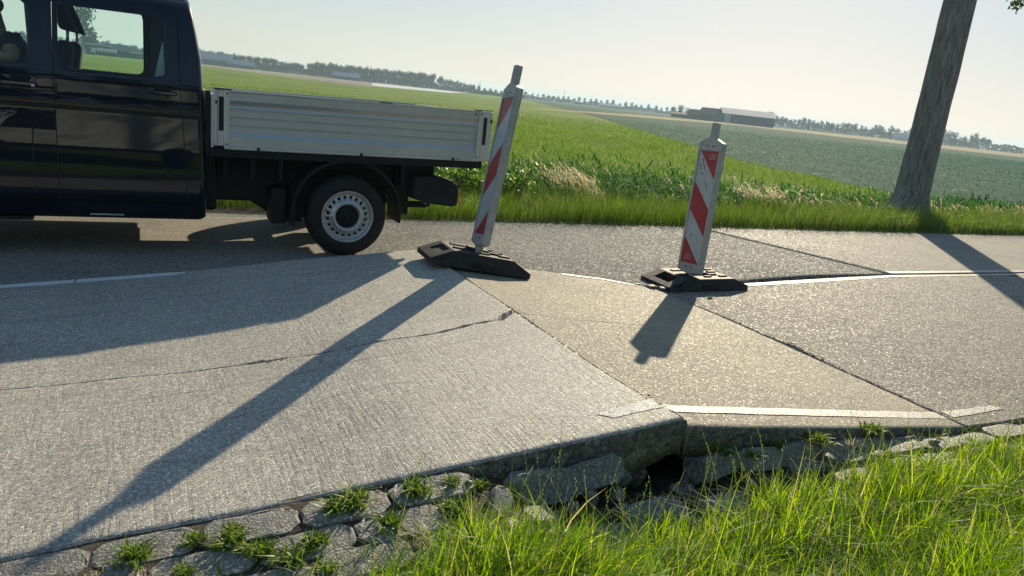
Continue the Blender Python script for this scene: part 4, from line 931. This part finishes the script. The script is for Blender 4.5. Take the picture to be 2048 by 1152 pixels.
zt(MB().box(.482, .496, 6.1695, 6.18, 1.20, 1.225)).build('red_marker', simple('dull red plastic', (.12, .02, .02)), pl)
zt(MB().box(2.768, 2.786, 6.1665, 6.18, 1.205, 1.235)).build('rear_latch', M['blackplastic'], pr_)
zt(MB().box(.47, .60, 6.165, 6.21, 1.3085, 1.316)).build('rail_cap', M['blackplastic'], TR)
zt(MB().box(2.62, 2.78, 6.165, 6.21, 1.3085, 1.315)).build('rail_cap', M['blackplastic'], TR)
zt(MB().box(1.76, 1.86, 6.168, 6.20, 1.3065, 1.313)).build('rail_clip', M['blackplastic'], bd)
for x in (.80, 1.62, 2.44): zt(MB().lathe_y([(0, 6.158), (.010, 6.158), (.013, 6.163), (.013, 6.17)], x, .873, 14)).build('hinge_bolt', M['blackplastic'], bd)
for x in (2.47, 2.495): zt(MB().box(x, x + .006, 6.166, 6.171, .868, .88)).build('hinge_bolt', M['blackplastic'], bd)
for x, z in ((.566, 1.28), (.566, .90), (2.672, 1.28), (2.672, .90), (2.62, 1.275)): zt(MB().lathe_y([(0, 6.162), (.006, 6.162), (.008, 6.166)], x, z, 12)).build('rivet', M['grime'], bd)
board(.585, 2.70, 'side_board', TR, True)
zt(MB().box(.48, 2.78, 6.225, 8.075, .868, .90)).build('bed_floor', M['chassis'], TR)
zt(MB().box(2.755, 2.785, 6.225, 8.11, .868, 1.262)).build('tailgate', M['aluplain'], TR, bevel=.004)
zt(MB().box(.455, .476, 6.20, 8.10, .868, 1.266)).build('headboard', M['aluplain'], TR, bevel=.003)
zt(MB().box(.42, .452, 6.22, 6.30, .80, 1.29)).build('headboard_bracket', M['blackplastic'], TR, bevel=.004)
# side rave under the bed and chassis frame
rave = zt(MB().box(.45, 2.735, 6.20, 6.235, .795, .860)); rave.add([], [])
rave.build('bed_rail', M['chassis'], TR, bevel=.004)
ch = MB().box(.40, 2.2, 6.50, 6.56, .60, .80); ch.box(.40, 2.2, 7.74, 7.80, .60, .80)
for x in (.55, .76, .98, 2.02): ch.box(x, x + .035, 6.30, 6.55, .62, .81)
ch.hexa([(2.0, 6.40, .55), (2.36, 6.40, .62), (2.36, 6.46, .62), (2.0, 6.46, .55)], [(2.0, 6.40, .80), (2.36, 6.40, .80), (2.36, 6.46, .80), (2.0, 6.46, .80)])
ch.box(.42, 1.2, 6.52, 7.78, .70, .78)
ch.build('chassis_frame', M['chassis'], TR, bevel=.006)
# tank / side box in front of the wheel, with its sloping underside
MB().prism([(.42, .395), (.795, .392), (.90, .33), (1.0, .25), (1.09, .228), (1.24, .222), (1.24, .82), (.42, .80)], 'y', 6.60, 7.2).build('fuel_tank', M['blackplastic'], TR, bevel=.012)
MB().box(.93, 1.06, 6.34, 6.60, .25, .55).build('fuel_box', M['blackplastic'], TR, bevel=.02)
MB().box(.40, .52, 6.45, 7.9, .33, .80).build('cab_mount', M['blackplastic'], TR, bevel=.03)
MB().box(1.09, 1.115, 6.27, 6.62, .245, .55).build('mudflap', M['blackplastic'], TR, bevel=.004)
# wheel arch: rounded plastic fender
import math as _m
fa = MB(); kk = 26; v = []
cxw, czw = 1.548, .36
for i in range(kk + 1):
    a = R(-8 + 196 * i / kk) ; ca, sa = math.cos(a), math.sin(a)
    for (rr, y) in ((.442, 6.235), (.440, 6.218), (.458, 6.208), (.468, 6.215), (.472, 6.26), (.472, 6.60), (.452, 6.60), (.444, 6.30)):
        v.append((cxw + rr * ca * (1.0 if ca > 0 else 1.02), y, czw + rr * sa + .01))
fa.add(v, [(i * 8 + j, i * 8 + (j + 1) % 8, (i + 1) * 8 + (j + 1) % 8, (i + 1) * 8 + j) for i in range(kk) for j in range(8)] + [tuple(range(8)), tuple(range(kk * 8, kk * 8 + 8))])
fa.build('wheel_arch', M['blackplastic'], TR, smooth=True)
MB().box(1.12, 1.97, 6.56, 6.62, .35, .84).build('inner_arch', M['chassis'], TR)
# tail: lamp housing, bumper bits, tow hitch
hs_ = MB().prism([(2.12, .52), (2.30, .48), (2.50, .462), (2.545, .475), (2.553, .60), (2.535, .662), (2.49, .690), (2.33, .722), (2.12, .716)], 'y', 6.24, 6.46).build('lamp_housing', M['chassis'], TR, bevel=.01)
MB().prism([(2.33, .728), (2.50, .694), (2.50, .686), (2.33, .720)], 'y', 6.225, 6.47).build('housing_lip', M['chassis'], TR, bevel=.002)
MB().box(2.545, 2.580, 6.27, 6.43, .49, .605).build('tail_lamp', M['orange'], TR, bevel=.012, seg=3)
MB().box(2.545, 2.575, 7.87, 8.03, .49, .605).build('tail_lamp', M['orange'], TR, bevel=.012, seg=3)
MB().prism([(2.12, .52), (2.50, .462), (2.553, .60), (2.49, .690), (2.12, .716)], 'y', 7.84, 8.06).build('lamp_housing', M['chassis'], TR, bevel=.01)
MB().box(2.38, 2.44, 6.46, 7.84, .50, .60).build('rear_crossbar', M['chassis'], TR, bevel=.008)
MB().box(2.0, 2.40, 6.42, 6.50, .52, .66).build('rear_beam', M['chassis'], TR, bevel=.006)
MB().box(2.08, 2.17, 6.50, 6.58, .33, .52).box(2.15, 2.35, 6.50, 6.56, .40, .44).build('tow_bracket', M['chassis'], TR, bevel=.01)
MB().tube([(1.9, 6.9, .42), (2.2, 6.7, .40), (2.42, 6.62, .42)], .028, 10).build('exhaust', M['chassis'], TR)
MB().tube([(1.55, 6.4, .36), (1.55, 7.9, .36)], .05, 10).build('rear_axle', M['chassis'], TR)
# wheels
def wheel(cx, cz, y0, out=-1, par=TR):
    """y0 = outer face; out = direction the face looks"""
    def Y(d): return y0 - out * d
    ty = MB().lathe_y([(r, Y(d)) for r, d in ((.218, .012), (.224, .002), (.262, -.004), (.305, .002), (.328, .018), (.341, .04), (.343, .10), (.341, .165), (.325, .19), (.26, .20), (.21, .19))], cx, cz, 64)
    tyre = ty.build('wheel', M['rubber'], par, smooth=True)
    rim = MB().lathe_y([(r, Y(d)) for r, d in ((.2225, .012), (.2235, .003), (.217, .0), (.210, .006), (.204, .022), (.199, .034), (.1885, .040))], cx, cz, 64)
    # disc face ring with twenty round holes
    NH = 20; ri, ro = .130, .1885; rc = .166; rh = .0125
    for h_ in range(NH):
        a0 = 2 * math.pi * h_ / NH; da = 2 * math.pi / NH; v = []; k = 24; cen = a0 + da / 2
        pts_i, pts_o = [], []
        for q in range(k):
            b = 2 * math.pi * (q + .5) / k; pts_i.append((rc + rh * math.cos(b), cen + rh * math.sin(b) / rc))
            dr, dt = math.cos(b), math.sin(b)
            s = min(((ro - rc) if dr > 0 else (rc - ri)) / max(abs(dr), 1e-6), (da / 2 * rc) / max(abs(dt), 1e-6))
            pts_o.append([rc + dr * s, cen + dt * s / rc])
        for crr, caa in ((ri, a0), (ri, a0 + da), (ro, a0), (ro, a0 + da)):
            i = min(range(k), key=lambda i: (pts_o[i][0] - crr) ** 2 + ((pts_o[i][1] - caa) * rc) ** 2); pts_o[i] = [crr, caa]
        def D(r): return float(np.interp(r, [.130, .15, .175, .1885], [.012, .026, .036, .040]))
        for ps, extra in ((pts_o, 0), (pts_i, 0), (pts_i, .006)):
            v += [(cx + r * math.cos(a), Y(D(r) + extra), cz + r * math.sin(a)) for r, a in ps]
        rim.add(v, [(j * k + q, j * k + (q + 1) % k, (j + 1) * k + (q + 1) % k, (j + 1) * k + q) for j in range(2) for q in range(k)])
    rim.lathe_y([(r, Y(d)) for r, d in ((.130, .012), (.124, .006), (.116, .004), (.106, .010), (.100, .022), (.098, .045))], cx, cz, 64)
    rim.build('rim', M['steel'], tyre, smooth=True)
    MB().lathe_y([(.0, Y(.022)), (.03, Y(.022)), (.034, Y(.028)), (.09, Y(.036)), (.0985, Y(.040))], cx, cz, 48).build('hub_cap', M['blackplastic'], tyre, smooth=True)
    sp = MB()
    for q in range(12):
        a = 2 * math.pi * q / 12; c, s = math.cos(a), math.sin(a); pp = [(.04, -.004), (.09, -.006), (.09, .006), (.04, .004)]
        P = [(cx + r * c - t * s, cz + r * s + t * c) for r, t in pp]; ya, yb = sorted((Y(.026), Y(.036))); sp.prism(P, 'y', ya, yb)
    sp.build('hub_ribs', M['blackplastic'], tyre)
    MB().lathe_y([(.0, Y(.10)), (.205, Y(.10)), (.21, Y(.19))], cx, cz, 32).build('brake_drum', M['chassis'], tyre)
wheel(1.548, .345, 6.228); wheel(1.548, .345, 8.07, 1); wheel(-1.85, .345, 6.24); wheel(-1.85, .345, 8.06, 1)

# ------------------------------------------------------------------ driver
def skinned(name, verts, edges, radii, mat, parent, sub=2, root=0):
    me = bpy.data.meshes.new(name); me.from_pydata([tuple(v) for v in verts], edges, [])
    o = link(name, me, mat, parent)
    sk = o.modifiers.new('skin', 'SKIN'); lay = me.skin_vertices[0] if me.skin_vertices else None
    if lay is None:
        bpy.context.view_layer.objects.active = o; lay = me.skin_vertices[0]
    for i, r in enumerate(radii):
        lay.data[i].radius = (r, r) if not isinstance(r, tuple) else r; lay.data[i].use_root = (i == root)
    s = o.modifiers.new('sub', 'SUBSURF'); s.levels = sub; s.render_levels = sub
    me.polygons.foreach_set('use_smooth', [True] * len(me.polygons)); sk.use_smooth_shade = True
    return o
PX, PY = -.83, 6.88
pe = thing('person', (PX, PY, .84), 'driver in a black T-shirt sitting at the open front window of the truck', 'person')
J = [(PX, PY, .93), (PX - .01, PY, 1.15), (PX - .04, PY, 1.42), (PX - .12, PY, 1.53), (PX - .16, PY, 1.575), (PX - .19, PY, 1.64), (PX - .20, PY, 1.735),
     (PX - .05, PY - .19, 1.47), (PX - .01, PY - .31, 1.375), (PX - .20, PY - .40, 1.385), (PX - .27, PY - .41, 1.39),
     (PX - .05, PY + .19, 1.47), (PX - .08, PY + .26, 1.20), (PX - .34, PY + .20, 1.18), (PX - .42, PY + .18, 1.19),
     (PX - .03, PY - .10, .92), (PX - .45, PY - .13, .95), (PX - .55, PY - .13, .52), (PX - .70, PY - .13, .50),
     (PX - .03, PY + .10, .92), (PX - .45, PY + .13, .95), (PX - .55, PY + .13, .52), (PX - .70, PY + .13, .50)]
E_ = [(0, 1), (1, 2), (2, 3), (3, 4), (4, 5), (5, 6), (2, 7), (7, 8), (8, 9), (9, 10), (2, 11), (11, 12), (12, 13), (13, 14), (0, 15), (15, 16), (16, 17), (17, 18), (0, 19), (19, 20), (20, 21), (21, 22)]
Rr = [.15, .14, .15, .062, .085, .10, .085, .07, .052, .038, .028, .07, .052, .038, .028, .09, .075, .055, .045, .09, .075, .055, .045]
skinned('body', J, E_, Rr, M['skin'], pe)
skinned('shirt', J[:3] + [J[7], (PX - .03, PY - .265, 1.42), J[11], (PX - .072, PY + .25, 1.26), (PX - .07, PY, 1.50)], [(0, 1), (1, 2), (2, 3), (3, 4), (2, 5), (5, 6), (2, 7)], [.175, .165, .185, .097, .078, .092, .078, .085], M['shirt'], pe)
skinned('trousers', [J[0]] + J[15:23], [(0, 1), (1, 2), (2, 3), (3, 4), (0, 5), (5, 6), (6, 7), (7, 8)], [.165, .105, .092, .07, .06, .105, .092, .07, .06], M['jeans'], pe)
hd = MB().lathe_y([(0, 0)], 0, 0, 3) if False else None
import bmesh
def blob(name, loc, sc, mat, parent, seed=0):
    b = bmesh.new(); bmesh.ops.create_icosphere(b, subdivisions=3, radius=1)
    for v in b.verts: v.co = Vector((v.co.x * sc[0], v.co.y * sc[1], v.co.z * sc[2])) + Vector(loc)
    me = bpy.data.meshes.new(name); b.to_mesh(me); b.free(); me.polygons.foreach_set('use_smooth', [True] * len(me.polygons)); return link(name, me, mat, parent)
hx, hy, hz = PX - .195, PY, 1.675
blob('hair', (hx + .006, hy, hz + .062), (.102, .085, .075), M['hair'], pe)
for s in (-1, 1):
    blob('ear', (hx + .01, hy + s * .080, hz - .005), (.018, .010, .030), M['skin'], pe)
    blob('eye', (hx - .088, hy + s * .032, hz + .008), (.010, .013, .010), M['stickerwhite'], pe)
blob('nose', (hx - .108, hy, hz - .02), (.018, .013, .024), M['skin'], pe)
blob('mouth', (hx - .094, hy, hz - .06), (.008, .026, .008), simple('lips', (.30, .12, .10)), pe)
# hands: palm plus five short fingers each
for (wx, wy, wz) in ((PX - .27, PY - .41, 1.39), (PX - .42, PY + .18, 1.19)):
    V = [(wx, wy, wz), (wx - .07, wy, wz + .005)]; E2 = [(0, 1)]; r = [.026, .030]
    for q in range(4):
        n = len(V); oy = (q - 1.5) * .020; V += [(wx - .095, wy + oy, wz + .004), (wx - .125 - .004 * (q in (1, 2)), wy + oy, wz - .006), (wx - .138, wy + oy, wz - .028)]; E2 += [(1, n), (n, n + 1), (n + 1, n + 2)]; r += [.011, .009, .008]
    n = len(V); V += [(wx - .035, wy + .035, wz + .01), (wx - .075, wy + .052, wz + .002)]; E2 += [(0, n), (n, n + 1)]; r += [.013, .010]
    skinned('hand', V, E2, r, M['skin'], pe)

# ------------------------------------------------------------------ roadside tree
TX, TY = 13.87, 9.93
tree = thing('roadside_tree', (TX, TY, 0), 'tall roadside tree with a thick furrowed grey trunk, standing on the far verge', 'tree')
v = []; f = []; kk = 110; hs = [(-.1, .50), (.05, .42), (.2, .36), (.45, .305), (.9, .296), (1.6, .290), (2.4, .284), (3.3, .276), (4.3, .266), (5.5, .25), (7.5, .21), (10, .15), (13, .08), (15.5, .02)]
zz = []
for (a, ra), (b, rb) in zip(hs[:-1], hs[1:]):
    m_ = max(1, int((b - a) / .12));
    for q in range(m_): zz.append((a + (b - a) * q / m_, ra + (rb - ra) * q / m_))
zz.append(hs[-1])
for z, r in zz:
    lean = .035 * math.sin(z * .35)
    for j in range(kk):
        a = 2 * math.pi * j / kk
        rr = r * (1 + .035 * math.sin(a * 7 + z * .6) + .022 * math.sin(a * 13 - z * 1.3) + .010 * math.sin(a * 19 + z * 5) + .016 * abs(math.sin(a * 15 + 1.4 * math.sin(z * 1.9) + z * .8)) + .010 * math.sin(a * 33 + 2.2 * math.sin(z * 2.7)) + (.22 * math.exp(-z * 3.2) * max(0, math.sin(a * 4 + .8))))
        v.append((TX + lean + rr * math.cos(a), TY + rr * math.sin(a), z))
f = [(i * kk + j, i * kk + (j + 1) % kk, (i + 1) * kk + (j + 1) % kk, (i + 1) * kk + j) for i in range(len(zz) - 1) for j in range(kk)]
MB().add(v, f).build('trunk', M['bark'], tree, smooth=True)
br = MB(); tips = []
g = np.random.default_rng(9)
for k in range(34):
    z = g.uniform(6.5, 14); a = g.uniform(0, 6.28); L = g.uniform(1.6, 3.4) * (1 - (z - 6.5) / 14)
    p0 = Vector((TX, TY, z)); p1 = p0 + Vector((math.cos(a) * L * .5, math.sin(a) * L * .5, L * .45)); p2 = p0 + Vector((math.cos(a) * L, math.sin(a) * L, L * .8))
    br.tube([p0, p1, p2], [.06, .035, .012], 6, False); tips += [p1, p2, (p1 + p2) / 2]
# one low limb whose twig hangs into the picture at the top right
p0 = Vector((TX, TY, 6.6)); tw = [p0, Vector((14.6, 9.7, 6.9)), Vector((15.4, 9.45, 6.3)), Vector((15.5, 9.4, 5.0)), Vector((14.62, 9.35, 4.14))]
br.tube(tw, [.07, .045, .025, .012, .004], 6, False)
br.build('limbs', M['bark'], tree)
def leaves(cs, spread, cnt, size, g):
    n = len(cs) * cnt; C = np.repeat(np.array([tuple(c) for c in cs]), cnt, 0) + g.normal(0, 1, (n, 3)) * spread
    a = g.normal(0, 1, (n, 3)); a /= np.linalg.norm(a, axis=1)[:, None]; b = np.cross(a, g.normal(0, 1, (n, 3))); b /= np.linalg.norm(b, axis=1)[:, None]
    s = g.uniform(.6, 1.2, n)[:, None] * size
    V = np.stack([C - a * s, C - b * s * .55 + a * s * .15, C + a * s, C + b * s * .55 + a * s * .15], 1).reshape(-1, 3)
    return V, np.arange(n * 4).reshape(n, 4)
V1 = leaves(tips, .45, 110, .07, g); V2 = leaves([Vector((14.60, 9.35, 4.10)), Vector((14.72, 9.36, 4.17)), Vector((14.84, 9.38, 4.10)), Vector((14.95, 9.38, 4.25)), Vector((15.1, 9.4, 4.5)), Vector((15.4, 9.4, 4.8))], .05, 14, .05, g)
v, q = merge([V1, V2]); me = np_mesh('crown', v, q); me.materials.append(M['leaf']); link('crown', me, None, tree)

# ------------------------------------------------------------------ far trees
def far_tree_mesh(seed, w=3.0, h=9.0, low=.35, cnt=520, sz=.42, lobes=11):
    g = np.random.default_rng(seed); cs = []
    for k in range(lobes):
        z = h * (low + (1 - low) * g.uniform(.08, .95)); rr = w * math.sin(math.pi * min(1, max(.12, (z / h - low) / (1 - low) * .85 + .12))) ** .6 * .62
        a = g.uniform(0, 6.28); cs.append((rr * math.cos(a) * g.uniform(.3, 1), rr * math.sin(a) * g.uniform(.3, 1), z))
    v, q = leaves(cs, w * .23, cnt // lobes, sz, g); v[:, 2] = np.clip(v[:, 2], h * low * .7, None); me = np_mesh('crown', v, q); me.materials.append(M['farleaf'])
    t = MB().tube([(0, 0, 0), (.05, 0, h * .5), (0, .05, h * .9)], [.22, .16, .05], 6).mesh('trunk'); t.materials.append(M['bark'])
    return me, t
rows = {'round': [far_tree_mesh(s, 2.9, 9, .26, 620, .44) for s in range(5)], 'tall': [far_tree_mesh(30 + s, 3.6, 11, .22, 760, .48, 14) for s in range(6)], 'bushy': [far_tree_mesh(60 + s, 3.4, 7.5, .12, 600, .45, 12) for s in range(4)]}
def far_tree(az, D, kind, sc, label, group, scz=None):
    cm, tm = random.choice(rows[kind]); x, y = D * math.sin(R(az)), D * math.cos(R(az))
    o = bpy.data.objects.new('tree', None); COL.objects.link(o); o.location = (x, y, -.5); o.rotation_euler = (0, 0, random.uniform(0, 6.28)); o.scale = (sc, sc, scz or sc); o.empty_display_size = .1
    tag(o, label, 'tree', group)
    for nm, me in (('crown', cm), ('trunk', tm)):
        c = bpy.data.objects.new(nm, me); COL.objects.link(c); c.parent = o
# the long double row on the left, ending about where the left beacon stands
az = 1.5
while az < 19.8:
    if not (10.35 < az < 10.6):
        D = 540 + random.uniform(-6, 6); k = np.interp(az, [1.5, 7.5, 10, 10.4, 11.3, 15, 19.8], [.75, .72, .60, .60, .80, .80, .86]); far_tree(az, D, 'tall', k * random.uniform(.93, 1.07), 'hazy tall tree in the dense row along the left horizon', 'dense row of tall trees on the left horizon')
    az += .195
az = 20.15
while az < 25.2:
    D = 560; k = np.interp(az, [20, 21.5, 25], [.85, .62, .42]); far_tree(az, D, 'tall' if az < 22.6 else 'round', k * random.uniform(.9, 1.1) * (1 if az < 22.6 else 1.15), 'hazy tree in the thinning row just left of the left beacon', 'thinning row of trees beside the left beacon'); az += .25 if az < 22.6 else .42
az = 26.2
while az < 37.6:
    far_tree(az, 760 + random.uniform(-10, 10), 'round', .74 * random.uniform(.82, 1.12), 'small round-topped tree in the spaced row between the two beacons', 'spaced row of round-topped trees between the beacons'); az += random.choice([.36, .40, .44, .40, .55])
az = 44.9
while az < 58.2:
    k = np.interp(az, [44, 46, 50.5, 52, 55, 58], [.95, .86, .88, .98, 1.12, 1.05]); far_tree(az, 640 + random.uniform(-20, 20), 'round' if az < 51 else random.choice(['round', 'bushy']), k * random.uniform(.82, 1.12), 'hazy round tree in the row right of the big barn', 'row of trees right of the big barn'); az += random.uniform(.27, .37)
for az, D, s in ((37.6, 430, .62), (38.1, 420, .75), (38.6, 425, .70), (39.2, 430, .62), (40.1, 470, .75), (41.6, 480, .9), (42.0, 490, .85), (43.0, 480, .78), (43.5, 480, .72), (44.45, 440, .95)):
    far_tree(az, D, 'bushy', s, 'bushy tree standing behind the farm barns', 'trees around the farm barns')
for az, s in ((-3.4, 1.75), (-3.0, 1.2)): far_tree(az, 380, 'bushy' if s < 1.5 else 'tall', s, 'big leafy tree seen through the truck window' if s > 1.5 else 'smaller bushy tree beside the big one through the truck window', 'trees through the truck window')
az = -8
while az < 1.6: far_tree(az, 520, 'bushy', .80 * random.uniform(.85, 1.15), 'hazy bushy tree in the row seen through the truck windows', 'tree row seen through the truck windows'); az += .33
# undergrowth masses behind the rows
def hedge(az0, az1, D, h0, seed, label):
    g = np.random.default_rng(seed); n = int((az1 - az0) * 260); az = R(1) * g.uniform(az0, az1, n); z = g.uniform(0, 1, n) ** .8 * h0 * (1 + .35 * np.sin(az * 173) * np.sin(az * 61))
    d = D + g.uniform(-6, 6, n); C = np.stack([d * np.sin(az), d * np.cos(az), z - .5], -1)
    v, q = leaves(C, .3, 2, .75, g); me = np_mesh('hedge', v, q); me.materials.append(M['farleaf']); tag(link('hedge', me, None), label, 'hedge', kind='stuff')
hedge(1.5, 20, 552, 4.2, 1, 'dense undergrowth below the tall tree row on the left horizon'); hedge(20, 26.5, 575, 2.8, 2, 'low undergrowth left of the left beacon')
hedge(26, 38, 790, 3.4, 3, 'low undergrowth below the spaced tree row'); hedge(44.5, 60, 660, 5.2, 4, 'undergrowth below the tree row right of the barn'); hedge(-9, 2, 535, 3.6, 5, 'undergrowth behind the farm seen through the truck window')

# ------------------------------------------------------------------ farm buildings
def shed(name, az, D, L, Wd, hw, hr, yaw, wall, roof, label, cat='barn', extras=()):
    x, y = D * math.sin(R(az)), D * math.cos(R(az)); t = thing(name, (x, y, -.5), label, cat); T = Matrix.Translation((x, y, -.5)) @ Matrix.Rotation(R(yaw), 4, 'Z')
    w = MB().prism([(-Wd / 2, 0), (Wd / 2, 0), (Wd / 2, hw), (0, hr), (-Wd / 2, hw)], 'x', -L / 2, L / 2); tb(w, T).build('wall', M[wall], t)
    r = MB()
    for s in (-1, 1):
        e = .5; sl = (hr - hw) / (Wd / 2)
        r.hexa([(-L / 2 - .4, s * (Wd / 2 + e), hw - e * sl + .02), (L / 2 + .4, s * (Wd / 2 + e), hw - e * sl + .02), (L / 2 + .4, 0, hr + .02), (-L / 2 - .4, 0, hr + .02)], [(-L / 2 - .4, s * (Wd / 2 + e), hw - e * sl + .25), (L / 2 + .4, s * (Wd / 2 + e), hw - e * sl + .25), (L / 2 + .4, 0, hr + .25), (-L / 2 - .4, 0, hr + .25)])
    tb(r, T).build('roof', M[roof], t)
    for nm, (x0, x1, y0, y1, z0e, z1e), mt_ in extras: tb(MB().box(x0, x1, y0, y1, z0e, z1e), T).build(nm, M[mt_], t)
    return t
shed('barn', 42.75, 400, 25, 17, 4.4, 7.0, -33, 'wallblue', 'roofwhite', 'big dark barn with a pale sheet roof behind the right beacon', extras=[('door', (-11.8, -8.8, -8.62, -8.5, 0, 4.2), 'lightpanel'), ('door', (-12.62, -12.5, -6, -1, 0, 3.6), 'bluesheet'), ('window', (-12.62, -12.5, 1, 6, .6, 1.8), 'lightpanel')])
shed('barn', 40.25, 385, 9, 9, 3.0, 6.0, -70, 'wallblue', 'rooftile', 'red-roofed farmhouse with a dark gable left of the big barn', 'farmhouse', extras=[('window', (-4.62, -4.5, -3, 3, .8, 2.2), 'lightpanel')])
shed('barn', 39.3, 395, 8, 7, 2.4, 4.6, -50, 'wallbrick', 'rooftile', 'low red-tiled outbuilding at the left end of the farm', 'outbuilding')
shed('barn', 38.2, 400, 10, 5, 1.6, 2.4, -40, 'wallblue', 'rooftile', 'small dark shed left of the red-roofed buildings', 'shed')
shed('barn', 4.35, 520, 22, 16, 3.4, 7.0, -8, 'wallblue', 'glassroof', 'large blue-grey shed at the left edge of the open fields beside the cab', 'shed')
shed('barn', 6.1, 515, 16, 11, 2.2, 4.6, -8, 'wallblue', 'glassroof', 'lower pale-roofed shed right of the large blue-grey one', 'shed')
shed('barn', 13.35, 520, 17, 11, 2.0, 4.4, -12, 'wallblue', 'glassroof', 'long low pale-roofed shed in front of the tall tree row', 'shed')
shed('barn', 33.0, 740, 20, 10, 1.6, 3.4, -30, 'wallblue', 'roofwhite', 'tiny pale building below the spaced tree row', 'shed')
shed('barn', 53.3, 600, 16, 12, 2.6, 5.0, -50, 'bluesheet', 'roofwhite', 'pale house between the trees right of the roadside trunk', 'house')
shed('barn', -2.55, 330, 8, 8, 3.2, 3.8, -5, 'wallblue', 'wallblue', 'flat dark barn behind the lorry seen through the truck window')
shed('barn', -1.55, 330, 7, 9, 2.4, 4.4, 8, 'wallblue', 'wallblue', 'dark gabled barn seen through the truck window')
shed('barn', -.45, 340, 6, 6, 1.8, 2.2, 0, 'wallbrick', 'wallblue', 'low dark shed right of the gabled barn through the truck window', 'shed')
# tank lorry in front of the barns
lx, ly = 318 * math.sin(R(-2.15)), 318 * math.cos(R(-2.15)); lo = thing('tank_lorry', (lx, ly, -.5), 'white tank lorry parked before the barns, seen through the truck window', 'lorry')
pts = [(lx - 3.2, ly, 1.3), (lx + 3.2, ly, 1.3)]; MB().tube(pts, .75, 14).build('tank', M['tank'], lo); MB().box(lx - 5, lx - 3.5, ly - 1, ly + 1, -.1, 1.9).build('cab', M['tank'], lo, bevel=.15)
MB().box(lx - 4.9, lx + 3.3, ly - .8, ly + .8, .2, .5).build('chassis', M['chassis'], lo)
for wx in (-4.3, .6, 1.8, 2.9): MB().lathe_y([(0, ly - 1.1), (.45, ly - 1.1), (.5, ly - 1.0), (.5, ly - .8), (0, ly - .8)], lx + wx, .0, 16).build('wheel', M['rubber'], lo)
# masts
for az, D, h, lab in ((14.82, 640, 12.2, 'thin mast above the tall trees, left one'), (19.07, 660, 11.2, 'thin mast above the right end of the tall trees'), (23.1, 650, 9.5, 'thin mast above the thinning tree row'), (29.45, 850, 13.0, 'tallest thin mast above the spaced tree row'), (26.2, 800, 11, 'thin mast just right of the left beacon')):
    x, y = D * math.sin(R(az)), D * math.cos(R(az)); ms = thing('mast', (x, y, -.5), lab, 'mast')
    MB().tube([(x, y, -.5), (x, y, h)], [.28, .10], 6).build('pole', M['chassis'], ms)
    b = MB()
    for z, w_ in ((h - .6, .8), (h - 2.2, 1.1), (h - 3.4, .7)): b.box(x - w_, x + w_, y - .1, y + .1, z, z + .18)
    b.build('antenna_arms', M['chassis'], ms)

# ------------------------------------------------------------------ white van behind the viewer, mirrored in the truck's paint
vn = thing('parked_van', (-1.2, -5.3, 0), 'white van parked on the verge behind the viewer, seen mirrored in the dark cab', 'van')
P = [(-3.5, .38), (-3.55, .9), (-3.3, 1.12), (-2.5, 1.3), (-1.75, 1.95), (-1.2, 2.05), (1.4, 2.05), (1.55, 1.8), (1.6, .38)]
MB().prism(P, 'y', -6.2, -4.3).build('body', M['whitevan'], vn, bevel=.06, seg=3)
for a, b in ((-2.4, -1.5),): MB().prism([(a, 1.2), (b, 1.2), (b, 1.75), (a + (.4 if a < -2 else 0), 1.75)], 'y', -4.31, -4.285).build('window', M['darkglass'], vn, bevel=.004)
for wx in (-2.6, .6): MB().lathe_y([(0, -4.22), (.2, -4.24), (.22, -4.28), (.33, -4.27), (.34, -4.3), (.34, -4.5), (0, -4.5)], wx, .34, 30).build('wheel', M['rubber'], vn, smooth=True)
MB().box(-3.5, 1.58, -4.30, -4.28, .40, .52).build('side_strip', M['blackplastic'], vn)

# ------------------------------------------------------------------ the air
m, t, p = nmat('summer haze'); t.nodes.remove(p); vp = N(t, 'ShaderNodeVolumePrincipled')
vp.inputs['Color'].default_value = (.62, .82, 1.0, 1); vp.inputs['Density'].default_value = .00042; vp.inputs['Anisotropy'].default_value = .25
t.links.new(vp.outputs[0], t.nodes['Material Output'].inputs['Volume'])
hz_ = MB().box(-4200, 4200, -4200, 5200, -3.0, 24.0).build('haze', m); tag(hz_, 'thin pale summer haze over the fields', kind='stuff')

# trees across the road behind the viewer: they shade the verge there and darken what the cab mirrors
for k in range(16):
    x = -26 + k * 3.6 + random.uniform(-.8, .8); y = -13 - random.uniform(0, 3); cm, tm = rows['bushy'][k % 4]
    o = bpy.data.objects.new('tree', None); COL.objects.link(o); o.location = (x, y, -.1); o.scale = (1.0, 1.0, 1.05); o.rotation_euler = (0, 0, k * 1.1); o.empty_display_size = .1
    tag(o, 'leafy tree in the belt behind the viewer, mirrored in the dark cab', 'tree', 'tree belt behind the viewer')
    for nm, me in (('crown', cm), ('trunk', tm)):
        c = bpy.data.objects.new(nm, me); COL.objects.link(c); c.parent = o
